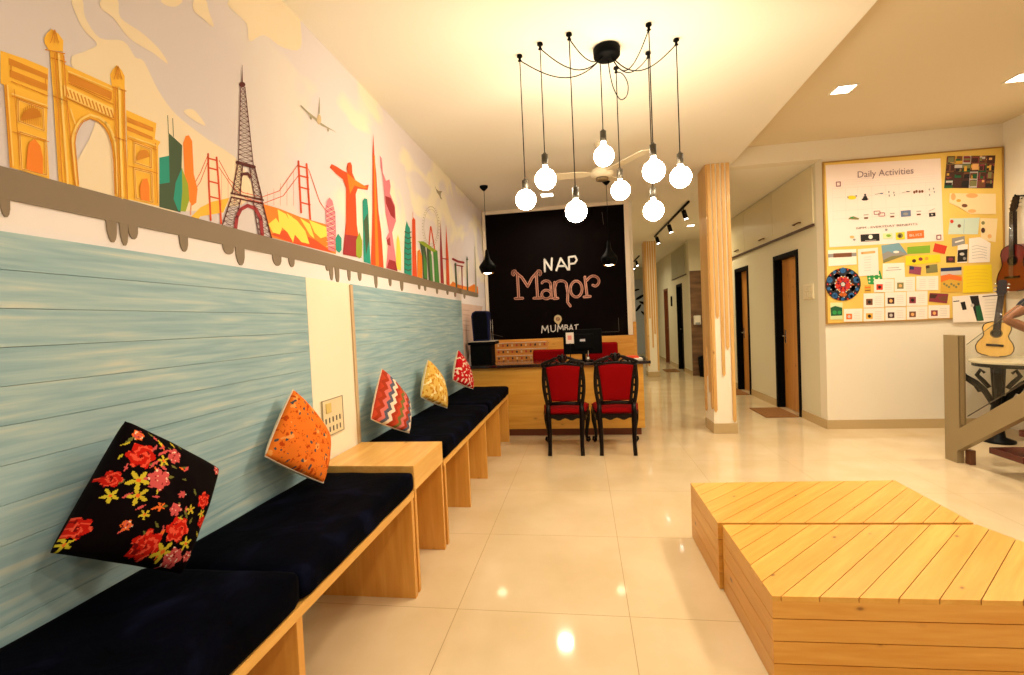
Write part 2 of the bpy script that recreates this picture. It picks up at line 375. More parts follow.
# ---- pillars with timber strips that end in drips
def pillar(x0, y0, y1, label):
    x1 = x0+.235; t = thing('pillar', label, 'pillar', ((x0+x1)/2, (y0+y1)/2, 0)); cx, cy = t.location.x, t.location.y
    c = B(); box(c, x0-cx, x1-cx, y0-cy, y1-cy, 0, ZC-.002); obj('shaft', c, mat('pillar_paint', (250, 242, 222), .6), t)
    s = B(); e = .012; box(s, x0-cx-e, x1-cx+e, y0-cy-e, y1-cy+e, 0, .115, bev=.003); obj('skirting', s, SKIRT, t)
    def yb(k): return k
    for (a, w, zb) in ((.0, .036, .236), (.051, .032, 1.29), (.100, .032, .64), (.149, .032, .94), (.199, .036, .12)):
        d = B(); prism(d, [(x0-cx+a, ZC-.003), (x0-cx+a, zb+.03), (x0-cx+a+w/2, zb), (x0-cx+a+w, zb+.03), (x0-cx+a+w, ZC-.003)], lambda p_, q_, tt: (p_, y0-cy-tt, q_), 0, .014); obj('timber_strip', d, STRIPW, t)
    n = (y1-y0)
    for (a, w, zb) in ((.0, .07, .27), (.078, .06, .45), (.146, .05, .95), (.205, .06, .62), (.272, n-.272, .2)):
        d = B(); prism(d, [(y0-cy+a, ZC-.003), (y0-cy+a, zb+.03), (y0-cy+a+w/2, zb), (y0-cy+a+w, zb+.03), (y0-cy+a+w, ZC-.003)], lambda p_, q_, tt: (x0-cx-tt, p_, q_), 0, .014); obj('timber_strip', d, STRIPW, t)
pillar(1.42, 5.6, 5.94, 'near square pillar clad in pale timber strips beside the corridor doors')
pillar(1.41, 10.9, 11.24, 'far square pillar clad in timber strips, seen right of the chalkboard')

# ================================================================== LEFT WALL
TEAL = noisy('weathered_blue_paint', [(.28, (134, 170, 184)), (.45, (150, 184, 196)), (.60, (168, 196, 202)), (.78, (206, 212, 202))], (5, 2.0, 34), 1.5, 8, .6, dist=.3, island=1)
def cladding(y0, y1, label):
    t = thing('wall_cladding', label, 'wall panel', (XL, y0, 0)); b_ = B(); z = 1.632; k = 0
    hs = .0955
    while z > .05:
        box(b_, 0, .0145, 0, y1-y0, z-hs+.0012, z, bev=.0008, seg=1); z -= hs
    obj('boards', b_, TEAL, t)
    b_ = B(); box(b_, 0, .006, .003, y1-y0-.003, .03, 1.62); obj('backing', b_, mat('dark_joint', (92, 110, 104), .8), t)
    return t
cladding(-2.9, 2.28, 'long weathered blue plank cladding behind the nearest bench and the black floral cushion')
cladding(2.78, 5.47, 'shorter weathered blue plank cladding behind the far bench with three cushions')
# the faint poster at the end of the wall
f = Flat(0, XL, 1, 455, 290, 7.5, start=.003)
f.poly([(46, 100), (205, 122), (190, 220), (140, 420), (75, 560), (48, 520)], 0)
for yy in (150, 185, 230, 262, 300): f.stroke([(60, yy), (105, yy+4)], 5, 1)
tag(f.done('wall_poster', [mat('faded_poster', (226, 198, 184), .7), mat('faded_print', (196, 158, 140), .7)]), 'faded pinkish poster on the left wall between blue cladding and desk', 'poster')
# switchboard between the claddings
t = thing('switchboard', 'slim outlined switchboard plate on cream wall strip above the side table', 'switchboard', (XL+.012, 2.465, .87))
b_ = B(); box(b_, .0, .008, -.11, .11, -.095, .105, bev=.004); obj('plate', b_, mat('switch_plate', (240, 224, 184), .35), t)
b_ = B(); g = .003
for a in ((-.11, -.106, -.095, .105), (.106, .11, -.095, .105), (-.11, .11, -.095, -.091), (-.11, .11, .101, .105)): box(b_, .007, .0105, *a)
obj('plate_border', b_, mat('grey_line', (150, 136, 112), .5), t)
b_ = B(); box(b_, .008, .012, -.075, -.02, .03, .085, bev=.002); obj('socket', b_, mat('yellow_dot', (226, 200, 120), .4), t)
for r_ in range(2):
    for k in range(5):
        b_ = B(); yy = -.08+k*.037; zz = -.06+r_*.05; box(b_, .008, .0125, yy-.004, yy+.004, zz-.014, zz+.014, bev=.001); obj('switch', b_, mat('switch_mark', (120, 112, 100), .5), t)

# ---- the mural: one painting, its landmarks as parts
MU = thing('wall_mural', 'painted skyline mural of world landmarks along the upper left wall', 'mural', (0, 0, 0))
def pm(n_, c_): return mat('mural_'+n_, c_, .75)
Y1, Y2, Y3, Y4 = pm('yellow', (246, 190, 58)), pm('ochre', (214, 138, 26)), pm('pale_yellow', (250, 214, 120)), pm('bright_yellow', (250, 226, 90))
OR, ROR, TE, GR, LI, MR, PK, DK, GY, DG, LP = pm('orange', (240, 134, 30)), pm('red_orange', (222, 78, 22)), pm('teal', (24, 150, 132)), pm('dark_green', (62, 84, 56)), pm('lime', (150, 170, 40)), pm('maroon', (92, 30, 28)), pm('pink', (226, 130, 146)), pm('dark_red', (160, 40, 48)), pm('grey', (168, 160, 136)), pm('green', (70, 140, 60)), pm('sky_cream', (238, 222, 194))
TAUPE = mat('taupe_paint', (134, 118, 98), .7)
# taupe ledge stripe with drips
zt, zb = 1.782, 1.716
b_ = B(); prism(b_, [(-2.9, zb), (6.38, zb), (6.38, zt-.008), (-2.9, 1.812)], lambda a, c, tt: (XL+tt, a, c), 0, .005)
lathe_pts = []
prism(b_, [(6.38, zt-.008), (6.38, zb), (6.44, zb+.004), (6.47, zb+.03), (6.44, zt-.008)], lambda a, c, tt: (XL+tt, a, c), 0, .005)
def drip(yc, w, ln):
    n_ = 7; pts = [(yc-w/2, zb+.002)]
    for i in range(n_+1):
        a = pi*i/n_; pts.append((yc-w/2*cos(a), zb-ln*sin(a)**.8))
    pts.append((yc+w/2, zb+.002)); prism(b_, pts, lambda a, c, tt: (XL+tt, a, c), 0, .0045)
for (k_, ox, oy, sc, lst) in (('A', 0, 0, 2.41, ((0, 24, 524), (257, 282, 585), (289, 309, 593), (308, 332, 577), (432, 453, 607), (536, 563, 613), (568, 590, 640))),
                       ('B', 200, 40, 2.597, ((188, 211, 587), (230, 245, 590), (326, 335, 600), (336, 346, 625), (351, 362, 632), (383, 391, 626), (410, 419, 626), (453, 461, 645), (490, 497, 640), (520, 528, 652), (566, 572, 648), (582, 587, 652), (613, 618, 660), (640, 645, 662), (660, 665, 668), (684, 689, 672)))):
    for xa, xb, yb_ in lst:
        a = on(ox+xa/sc, oy+yb_/sc, 0, XL); c = on(ox+xb/sc, oy+yb_/sc, 0, XL)
        drip((a.y+c.y)/2, max(abs(c.y-a.y), .012), zb-(a.z+c.z)/2)
obj('ledge_stripe', b_, TAUPE, MU)
# clouds on the near part
f = Flat(0, XL, 1, 0, 0, 3.413)
f.spoly([(242, 0), (280, 0), (290, 60), (340, 130), (420, 140), (460, 195), (490, 210), (540, 310), (600, 390), (700, 470), (820, 560), (820, 700), (240, 700), (330, 400), (240, 215), (290, 175), (330, 150), (280, 95)], 0)
f.spoly([(345, 0), (400, 0), (410, 60), (480, 110), (540, 165), (572, 218), (520, 180), (440, 130), (385, 60), (345, 30)], 0)
f.spoly([(550, 0), (620, 0), (600, 22), (565, 18)], 0)
f.spoly([(662, 0), (700, 0), (712, 40), (728, 92), (690, 62), (660, 35)], 0)
f.spoly([(780, 0), (1024, 0), (1024, 70), (1024, 165), (960, 160), (900, 120), (850, 140), (840, 80)], 0)
f.spoly([(625, 380), (660, 375), (700, 428), (660, 410)], 0)
f.done('painted_clouds', [LP], MU)
# great yellow gateway arch
f = Flat(0, XL, 1, 0, 0, 2.41, start=.0016)
f.poly([(0, 122), (60, 142), (115, 165), (112, 330), (118, 432), (22, 403), (8, 205), (0, 200)], 0)
f.poly([(303, 265), (376, 297), (372, 335), (386, 342), (380, 352), (382, 497), (308, 480)], 0)
f.poly([(155, 155), (272, 208), (300, 235), (303, 480), (275, 472), (273, 400), (270, 365), (266, 345), (260, 326), (252, 311), (243, 300), (230, 291), (214, 286), (202, 290), (192, 299), (184, 313), (180, 328), (178, 345), (181, 380), (188, 445), (160, 440)], 0)
f.poly([(118, 120), (152, 128), (160, 250), (190, 450), (140, 438), (128, 250)], 0)
f.poly([(268, 205), (300, 215), (302, 340), (310, 482), (276, 473), (272, 340)], 0)
f.poly([(105, 92), (112, 80), (123, 70), (140, 82), (151, 98), (150, 125), (115, 120), (106, 105)], 0)
f.poly([(264, 180), (270, 168), (280, 157), (292, 170), (299, 184), (299, 218), (268, 208)], 0)
for pts in ([(20, 140), (113, 180), (113, 192), (20, 156)], [(22, 168), (112, 204), (112, 220), (22, 186)], [(163, 176), (268, 222), (268, 240), (163, 196)], [(305, 282), (368, 308), (368, 318), (305, 294)], [(305, 304), (366, 330), (366, 338), (305, 314)]): f.poly(pts, 1)
for pts in ([(24, 150), (108, 186), (108, 212), (26, 178)], [(167, 182), (264, 224), (264, 242), (168, 200)]): f.stroke(pts, 2.5, 1, closed=True)
for pts in ([(42, 240), (102, 262), (104, 315), (42, 292)], [(45, 318), (108, 338), (110, 422), (50, 408)], [(322, 345), (362, 360), (363, 405), (323, 392)], [(322, 408), (364, 418), (366, 488), (326, 478)]):
    f.stroke(pts, 5, 2, closed=True); f.stroke(pts, 2.2, 1, closed=True)
for c_, rx, ry in (((72, 282), 25, 26), ((342, 378), 16, 22)): f.poly([(c_[0]+rx*cos(a), c_[1]+a*3-ry*sin(a)) for a in [pi*i/10 for i in range(11)]], 1)
f.poly([(60, 408), (62, 372), (66, 345), (80, 335), (94, 352), (100, 380), (100, 420)], 3)
f.poly([(336, 482), (334, 450), (342, 432), (352, 430), (357, 450), (358, 486)], 3)
f.poly([(150, 205), (270, 262), (270, 285), (152, 232)], 2)
for i in range(13): f.stroke([(156+i*9, 214+i*4.3), (162+i*9, 232+i*4.3)], 3.5, 1, adv=False)
f.off += .0001
f.stroke([(180, 445), (171, 345), (174, 322), (181, 304), (192, 288), (213, 277), (236, 284), (252, 296), (264, 314), (273, 340), (278, 380), (281, 470)], 5, 2); f.stroke([(186, 445), (177, 345), (180, 324), (187, 308), (197, 294), (214, 286), (232, 292), (246, 303), (257, 320), (266, 345), (271, 390), (274, 468)], 2.5, 1)
for pts in ([(128, 130), (136, 250), (146, 438)], [(150, 135), (158, 250), (178, 447)], [(274, 210), (278, 340), (283, 474)], [(296, 218), (298, 340), (304, 480)], [(10, 205), (24, 403)], [(106, 120), (152, 130)], [(120, 140), (155, 150)], [(268, 210), (300, 220)], [(125, 232), (158, 245)], [(272, 330), (300, 340)]): f.stroke(pts, 3, 1, adv=False)
for pts in ([(138, 130), (146, 250), (160, 442)], [(284, 212), (287, 340), (292, 478)]): f.stroke(pts, 5, 2, adv=False)
f.off += .0001
for cx_, cy_ in ((128, 84), (281, 172)):
    for d_ in (-10, 0, 10): f.stroke([(cx_, cy_-12), (cx_+d_, cy_+20)], 2.5, 1, adv=False)
for pts in ([(24, 232), (112, 262)], [(22, 196), (112, 232)], [(26, 318), (114, 342)], [(305, 334), (376, 362)], [(306, 400), (378, 418)], [(160, 200), (270, 252)], [(154, 236), (272, 290)], [(30, 215), (44, 400)], [(372, 345), (376, 490)]): f.stroke(pts, 2, 1, adv=False, cap=False)
for pts in ([(14, 205), (28, 400)], [(24, 226), (112, 256)], [(306, 328), (374, 352)], [(160, 172), (268, 216)], [(166, 262), (178, 300)], [(258, 300), (272, 330)]): f.stroke(pts, 3, 2, adv=False, cap=False)
for k in range(9): f.stroke([(52+k*5, 262-(4-abs(k-4))*3), (53+k*5, 296+k)], 1.4, 1, adv=False, cap=False)
f.done('gateway_arch', [Y1, Y2, Y3, OR], MU)
f = Flat(0, XL, 1, 0, 0, 2.41, start=.0016)
f.poly([(383, 380), (408, 375), (408, 442), (383, 446)], 1); f.poly([(383, 444), (408, 440), (405, 320), (438, 350), (434, 512), (383, 499)], 0)
f.stroke([(403, 278), (405, 322)], 1.5, 0, cap=False); f.stroke([(415, 285), (417, 330)], 1.5, 0, cap=False)
f.poly([(440, 345), (446, 328), (454, 326), (462, 340), (466, 420), (475, 455), (472, 488), (462, 496), (452, 480), (444, 430)], 3)
f.poly([(437, 405), (450, 440), (454, 482), (445, 510), (428, 508), (417, 480), (422, 440)], 1); f.poly([(437, 405), (452, 445), (455, 482), (446, 510), (434, 509), (438, 460)], 2)
f.stroke([(460, 480), (458, 518)], 2, 3)
f.done('green_and_orange_towers', [GR, TE, LI, OR], MU)
# suspension bridge
f = Flat(0, XL, 1, 200, 40, 2.597, start=.0016)
f.poly([(-45, 480), (0, 435), (30, 420), (75, 410), (60, 448), (0, 458), (-20, 490)], 1)
for pts in ([(20, 296), (22, 380), (27, 468)], [(42, 305), (48, 380), (54, 476)], [(255, 315), (258, 380), (262, 448)], [(276, 322), (281, 400), (286, 472)]): f.stroke(pts, 5, 0, adv=False)
for (x_, y_) in ((31, 310), (33, 335), (35, 370), (38, 410), (266, 330), (268, 355), (270, 385), (273, 425)): f.stroke([(x_-11, y_-3), (x_+12, y_+3)], 4, 0, adv=False)
for pts in ([(48, 312), (75, 362), (110, 396), (160, 408), (205, 392), (255, 322)], [(48, 330), (85, 385), (120, 412), (165, 424), (215, 405), (255, 352)], [(20, 298), (0, 345), (-18, 378)], [(20, 315), (0, 368), (-18, 395)], [(281, 335), (310, 420), (345, 470)]): f.stroke(pts, 1.8, 0, adv=False)
for i in range(12): x_ = 55+i*17; f.stroke([(x_, 340+60*sin(pi*min(i, 11)/11)), (x_, 430)], .6, 0, adv=False, cap=False)
f.done('suspension_bridge', [ROR, Y1], MU)
# shell roofed hall on an orange mound
f = Flat(0, XL, 1, 200, 40, 2.597, start=.0024)
f.poly([(160, 425), (205, 438), (260, 460), (330, 480), (352, 500), (352, 556), (182, 512)], 0)
f.poly([(182, 505), (230, 490), (300, 520), (345, 553), (240, 528)], 2)
for pts in ([(176, 478), (196, 462), (212, 488), (206, 505), (188, 500)], [(200, 440), (222, 452), (236, 480), (240, 524), (226, 500), (205, 480)], [(224, 450), (252, 470), (272, 496), (283, 530), (262, 525), (240, 500)], [(236, 455), (232, 500), (240, 528), (246, 500)], [(282, 468), (332, 488), (328, 510), (312, 515), (296, 500)], [(258, 462), (284, 478), (296, 516), (284, 506)]): f.poly(pts, 1)
f.done('shell_roofed_hall', [OR, Y4, ROR], MU)
# lattice tower
f = Flat(0, XL, 1, 200, 40, 2.597, start=.0032)
f.stroke([(108, 65), (108, 110)], [1, 3], 0); f.disc((108, 116), 8, 0, 7)
def lerp(a, c, t_): return (a[0]+(c[0]-a[0])*t_, a[1]+(c[1]-a[1])*t_)
segs = [((104, 122), (98, 322), (115, 122), (137, 328), 16, 2), ((96, 322), (82, 400), (140, 330), (160, 412), 6, 3), ((80, 408), (56, 482), (160, 420), (184, 514), 6, 3)]
for l0, l1, r0, r1, n_, w in segs:
    f.stroke([l0, l1], w, 0, False); f.stroke([r0, r1], w, 0, False)
    li0, li1, ri0, ri1 = (l0, l1, r0, r1)
    if n_ == 6:
        li0, li1 = lerp(l0, r0, .3), lerp(l1, r1, .26); ri0, ri1 = lerp(l0, r0, .7), lerp(l1, r1, .74)
        f.stroke([li0, li1], w*.8, 0, False); f.stroke([ri0, ri1], w*.8, 0, False)
        sides = ((l0, l1, li0, li1), (ri0, ri1, r0, r1))
    else: sides = ((l0, l1, r0, r1),)
    for a0, a1, b0, b1 in sides:
        for i in range(n_):
            t0, t1 = i/n_, (i+1)/n_
            f.stroke([lerp(a0, a1, t0), lerp(b0, b1, t1)], 1.2, 0, False, False); f.stroke([lerp(b0, b1, t0), lerp(a0, a1, t1)], 1.2, 0, False, False)
            f.stroke([lerp(a0, a1, t1), lerp(b0, b1, t1)], 1.0, 0, False, False)
f.stroke([(95, 318), (139, 330)], 9, 0); f.stroke([(80, 398), (162, 416)], 5, 0); f.stroke([(80, 408), (162, 426)], 4, 0)
f.poly([(104, 345), (122, 343), (132, 352), (128, 362), (122, 352), (110, 352), (104, 362)], 0)
f.stroke([(90, 492), (94, 460), (104, 440), (122, 430), (142, 438), (156, 464), (160, 506)], 9, 1)
f.done('lattice_tower', [MR, DK], MU)
# pink egg tower, statue, spire ...
f = Flat(0, XL, 1, 200, 40, 2.597, start=.0032)
f.poly([(324, 440), (329, 418), (335, 409), (343, 418), (350, 450), (352, 500), (349, 550), (332, 545), (327, 490)], 0)
for i in range(9): f.stroke([(326+i*.4, 430+i*13), (350, 448+i*12)], 1.6, 1, False, False); f.stroke([(349, 428+i*13), (327, 440+i*12)], 1.4, 2, False, False)
f.done('pink_egg_shaped_tower', [PK, DK, LP], MU)
f = Flat(0, XL, 1, 200, 40, 2.597, start=.0038)
f.poly([(380, 330), (382, 320), (389, 317), (393, 326), (394, 345), (402, 364), (425, 378), (437, 376), (434, 390), (408, 386), (403, 400), (406, 480), (418, 566), (370, 557), (378, 470), (378, 385), (370, 362), (352, 348), (336, 331), (340, 322), (352, 328), (368, 338), (381, 345)], 0)
f.poly([(380, 345), (402, 364), (434, 384), (425, 386), (400, 378), (388, 400)], 1); f.poly([(376, 505), (412, 510), (418, 566), (370, 557)], 2)
f.done('open_armed_statue', [ROR, OR, DK], MU)
f = Flat(0, XL, 1, 200, 40, 2.597, start=.0042)
f.poly([(350, 515), (357, 503), (366, 515), (366, 545), (360, 553), (351, 545)], 0); f.done('teal_leaf', [TE], MU)
f = Flat(0, XL, 1, 200, 40, 2.597, start=.0046); f.poly([(404, 520), (412, 499), (420, 522), (419, 560), (412, 568), (404, 560)], 0); f.done('lime_leaf', [LI], MU)
f = Flat(0, XL, 1, 200, 40, 2.597, start=.0032)
f.poly([(421, 418), (426, 411), (433, 413), (436, 440), (442, 582), (424, 576)], 0); f.poly([(424, 470), (434, 450), (438, 520), (430, 560)], 2)
f.done('green_tower', [TE, LI, GR], MU)
f = Flat(0, XL, 1, 200, 40, 2.597, start=.0032)
f.poly([(449, 243), (452, 300), (457, 350), (462, 440), (470, 500), (476, 592), (443, 583), (447, 450), (447, 300)], 0); f.poly([(450, 300), (453, 300), (458, 440), (464, 588), (455, 586)], 1)
f.done('red_spire_tower', [ROR, OR], MU)
f = Flat(0, XL, 1, 200, 40, 2.597, start=.0032)
f.poly([(466, 300), (471, 308), (474, 345), (482, 366), (491, 362), (494, 380), (492, 398), (505, 430), (508, 470), (498, 500), (512, 600), (482, 592), (488, 530), (482, 515), (490, 500), (481, 450), (477, 395), (474, 360), (468, 330)], 0)
f.poly([(480, 405), (494, 410), (505, 435), (505, 465), (494, 455), (482, 425)], 1); f.poly([(484, 520), (492, 512), (494, 535), (486, 532)], 1); f.poly([(490, 570), (506, 575), (512, 601), (484, 592)], 1)
f.done('torch_bearing_statue', [PK, DK], MU)
f = Flat(0, XL, 1, 390, 180, 5.62, start=.0032)
f.poly([(35, 340), (42, 305), (52, 345), (60, 420), (60, 510), (30, 498)], 4)
f.poly([(92, 228), (100, 255), (110, 270), (118, 380), (120, 538), (78, 524), (78, 400), (84, 270)], 0)
for i in range(8): f.stroke([(82, 290+i*30), (100, 300+i*30), (116, 292+i*30)], 6, 1, False)
f.off += .0001
f.stroke([(126, 180), (127, 215)], 2, 2); f.poly([(122, 225), (130, 210), (140, 225), (144, 400), (150, 546), (124, 540)], 2)
f.poly([(152, 400), (164, 390), (178, 430), (180, 552), (152, 546)], 3)
f.poly([(165, 352), (192, 350), (205, 440), (208, 562), (184, 554), (178, 430)], 1); f.poly([(185, 400), (205, 470), (206, 555), (190, 550)], 5)
f.poly([(203, 372), (226, 385), (240, 572), (215, 564)], 1); f.poly([(218, 400), (232, 420), (240, 572), (226, 568)], 5)
f.poly([(240, 392), (264, 402), (276, 580), (250, 572)], 5); f.poly([(152, 345), (186, 345), (235, 380), (266, 400), (238, 404), (190, 372)], 6)
f.done('city_tower_cluster', [TE, GR, ROR, OR, Y4, DG, LI], MU)
f = Flat(0, XL, 1, 390, 180, 5.62, start=.0032)
for i in range(40):
    a = 2*pi*i/40; f.disc((228+47*cos(a), 262+112*sin(a)), 2.4, 0, 3.2, n=6, adv=False)
f.stroke([(228+40*cos(2*pi*i/24), 262+98*sin(2*pi*i/24)) for i in range(25)], 1.5, 0, False, False)
f.off += .0001
f.stroke([(226, 262), (216, 385)], 6, 1); f.stroke([(228, 262), (250, 392)], 6, 1)
f.done('ferris_wheel', [GY, ROR], MU)
f = Flat(0, XL, 1, 390, 180, 5.62, start=.0032)
f.poly([(282, 228), (288, 330), (294, 440), (302, 584), (284, 580), (280, 400)], 0); f.poly([(313, 250), (320, 340), (328, 440), (334, 594), (316, 588), (312, 400)], 1); f.stroke([(290, 440), (322, 446)], 6, 0)
f.poly([(334, 590), (352, 570), (375, 585), (400, 592), (440, 602), (470, 585), (492, 600), (496, 642), (334, 596)], 2)
f.stroke([(352, 444), (380, 458), (412, 464)], 12, 0); f.stroke([(362, 476), (408, 486)], 6, 0); f.stroke([(366, 470), (372, 602)], 9, 3); f.stroke([(402, 482), (405, 615)], 5, 0)
f.stroke([(431, 430), (434, 620)], [3, 9], 3); f.poly([(426, 450), (432, 430), (438, 450)], 3)
f.stroke([(475, 375), (478, 470)], [2, 5], 4); f.stroke([(478, 470), (482, 634)], [5, 10], 4)
f.done('gate_and_twin_spires', [DK, ROR, OR, GR, GY], MU)
f = Flat(0, XL, 1, 300, 90, 12.27, start=.0032)
f.poly([(0, 180), (90, 262), (200, 352), (250, 402), (310, 440), (450, 526), (330, 470), (255, 438), (215, 400), (110, 310), (0, 200)], 0); f.disc((228, 362), 26, 1, 62); f.stroke([(232, 90), (232, 150), (230, 290)], [3, 8, 12], 0)
f.disc((128, 340), 15, 0, 24); f.disc((338, 488), 11, 0, 24)
f.done('airliner', [GY, pm('tan', (214, 190, 150))], MU)
f = Flat(0, XL, 1, 390, 180, 5.62, start=.0032)
f.poly([(249, 28), (258, 50), (272, 62), (292, 62), (284, 76), (284, 92), (292, 112), (282, 104), (274, 86), (262, 70)], 0)
f.done('bird', [GY], MU)

# ================================================================== BENCHES
XF = -.87
def bench(y0, y1, panels, label):
    t = thing('bench', label, 'bench', ((XL+XF)/2, (y0+y1)/2, 0)); cx, cy = t.location.x, t.location.y
    b_ = B(); box(b_, XL+.016-cx, XF-cx, y0-cy, y1-cy, .497, .532, bev=.002); obj('seat_board', b_, PINE, t)
    for yy in panels:
        b_ = B(); box(b_, XL+.016-cx, XF-.003-cx, yy-.03-cy, yy-cy, 0, .497, bev=.0015); obj('leg', b_, PINEZ, t)
    return t
bench(-1.0, 2.262, (-.95, .15, 1.30, 2.255), 'near pine wall bench with dark seat pads, closest to the camera')
bench(2.776, 5.33, (2.83, 3.42, 4.06, 4.74, 5.32), 'far pine wall bench running up to the reception desk')
t = thing('side_table', 'low pine side table between the two benches under the switchboard', 'table', (-1.135, 2.52, 0))
b_ = B(); box(b_, XL+.03+1.135, XF+1.135, -.245, .245, .525, .652, bev=.002); obj('table_top', b_, wood('pine_top', (240, 194, 112), (222, 162, 78), 'Y', knots=True, island=0), t)
for yy in (-.24, .215):
    b_ = B(); box(b_, XL+.03+1.135, XF-.004+1.135, yy, yy+.026, 0, .525, bev=.0015); obj('leg', b_, PINEZ, t)
def seatpad(y0, y1, label, dz=0):
    b_ = B(); nx, ny = 16, max(12, int((y1-y0)*16)); x0, x1 = XL+.02, XF+.012; z0, z1 = .532, .636+dz
    cx, cy = (x0+x1)/2, (y0+y1)/2
    def top(i, j, s_):
        u, v = -1+2*i/nx, -1+2*j/ny
        fu = (1-abs(u)**10)**.5 if abs(u) < 1 else 0; fv = (1-abs(v)**(14))**.5 if abs(v) < 1 else 0
        e = (fu*fv)
        x = (x1-x0)/2*u; y = (y1-y0)/2*v
        zz = z0+(z1-z0)*.5 + s_*(z1-z0)*.5*e
        if s_ > 0: zz += .004*noise.noise(Vector((x*6+y0, y*4, 1)))*e + .006*e*(1-u*u)*(1-v*v)
        return Vector((x, y, zz))
    g = {}
    for s_ in (1, -1):
        for i in range(nx+1):
            for j in range(ny+1):
                if s_ < 0 and (i in (0, nx) or j in (0, ny)): g[s_, i, j] = g[1, i, j]
                else: g[s_, i, j] = b_.verts.new(top(i, j, s_))
        for i in range(nx):
            for j in range(ny):
                f_ = b_.faces.new((g[s_, i, j], g[s_, i+1, j], g[s_, i+1, j+1], g[s_, i, j+1])); f_.smooth = True
    # blocky flanks: push outer rings outward
    for v in b_.verts:
        pass
    o = obj('seat_pad', b_, NAVY); o.location = (cx, cy, 0); tag(o, label, 'seat pad', 'navy velvet seat pads'); return o
def seatpad_box(y0, y1, label, z1=.636, z0=.533):
    x0, x1 = XL+.02, XF+.012; cx, cy = (x0+x1)/2, (y0+y1)/2
    b_ = B(); nx, ny, nz = 12, max(8, int((y1-y0)*14)), 4; hx, hy, hz = (x1-x0)/2, (y1-y0)/2, (z1-z0)/2; R_ = .03
    def shape(p_):
        q = Vector((max(-hx+R_, min(hx-R_, p_.x)), max(-hy+R_, min(hy-R_, p_.y)), max(-hz+R_, min(hz-R_, p_.z)))); d_ = p_-q
        r_ = q + (d_.normalized()*R_ if d_.length > 1e-9 else d_)
        if p_.z > hz-.001: r_.z = max(r_.z, q.z) + .007*(1-(p_.x/hx)**2)*(1-(p_.y/hy)**4) + .003*noise.noise(Vector((p_.x*9, (p_.y+y0)*5, 2)))
        if r_.z < 0: r_.z = max(r_.z, -hz)
        r_.x += .004*noise.noise(Vector((1, (p_.y+y0)*7, p_.z*9)))*(1 if p_.x > hx-.01 else 0)
        return r_
    def face(fn, na, nb):
        vs = [[b_.verts.new(shape(fn(-1+2*i/na, -1+2*j/nb))) for j in range(nb+1)] for i in range(na+1)]
        for i in range(na):
            for j in range(nb): b_.faces.new((vs[i][j], vs[i+1][j], vs[i+1][j+1], vs[i][j+1])).smooth = True
    def w(k, n_): return k
    for s_ in (1, -1):
        face(lambda a, c: Vector((a*hx, c*hy, s_*hz)), 24, ny*2); face(lambda a, c: Vector((a*hx, s_*hy, c*hz)), 24, 8); face(lambda a, c: Vector((s_*hx, a*hy, c*hz)), ny*2, 8)
    bmesh.ops.remove_doubles(b_, verts=list(b_.verts), dist=.0008)
    o = obj('seat_pad', b_, NAVY); o.location = (cx, cy, z0+hz); tag(o, label, 'seat pad', 'navy velvet seat pads'); return o
seatpad_box(-1.0, 1.292, 'dark navy velvet seat pad nearest the camera, under the black floral cushion', .645)
seatpad_box(1.298, 2.262, 'dark navy velvet seat pad ending at the side table, beside the orange cushion', .632)
seatpad_box(2.778, 4.15, 'dark navy velvet seat pad behind the side table, holding zigzag and yellow cushions')
seatpad_box(4.156, 5.33, 'dark navy velvet seat pad next to the desk, holding the red cushion')

# ================================================================== CUSHIONS
def cushion(pix, corners, T, pat, mats, label, n=56, piping=None):
    """corners TL,TR,BR,BL given as pixel + approximate depth point; soft pointed pillow"""
    P = []
    for (u, v), q in zip(pix, corners):
        d_ = on(u, v, 1, q[1]); P.append(d_)
    c = sum(P, Vector())/4; nrm = ((P[1]-P[3]).cross(P[0]-P[2])).normalized()
    if nrm.x < 0: nrm = -nrm
    b_ = B(); g = {}
    for s_ in (1, -1):
        for i in range(n+1):
            for j in range(n+1):
                a, e = i/n, j/n; U, V = 2*a-1, 2*e-1
                if s_ < 0 and (i in (0, n) or j in (0, n)): g[s_, i, j] = g[1, i, j]; continue
                pin = .02 if T > .06 else -.03
                Ua = U*(1-pin*(1-V*V)); Va = V*(1-pin*(1-U*U)); a2, e2 = (Ua+1)/2, (Va+1)/2
                q = (P[3]*(1-a2)+P[2]*a2)*(1-e2) + (P[0]*(1-a2)+P[1]*a2)*e2
                th = T*1.25*((1-U*U)*(1-V*V))**.36
                th *= 1+.10*noise.noise(Vector((U*2.2, V*2.2, s_+len(label))))
                g[s_, i, j] = b_.verts.new(q + nrm*s_*th)
        for i in range(n):
            for j in range(n):
                f_ = b_.faces.new((g[s_, i, j], g[s_, i+1, j], g[s_, i+1, j+1], g[s_, i, j+1])); f_.smooth = True
                f_.material_index = pat((i+.5)/n, (j+.5)/n, s_)
    # keep clear of the cladding and rest on the pad
    off = Vector((0, 0, 0)); mx_ = min(v.co.x for v in b_.verts); mz = min(v.co.z for v in b_.verts)
    if mx_ < -1.397: off.x = -1.397-mx_
    for v in b_.verts: v.co += off; v.co.z = max(v.co.z, .640)
    edge = [g[1, i, 0].co.copy() for i in range(0, n, 4)]+[g[1, n, j].co.copy() for j in range(0, n, 4)]+[g[1, i, n].co.copy() for i in range(n, 0, -4)]+[g[1, 0, j].co.copy() for j in range(n, -1, -4)]
    t = thing('cushion', label, 'cushion', (c.x, c.y, .64), group='scatter cushions on the wall benches')
    for v in b_.verts: v.co -= t.location
    obj('cover', b_, mats, t)
    if piping:
        b_ = B(); tube(b_, [q-t.location for q in edge], .0035, 6); obj('piping', b_, piping, t)
    return t
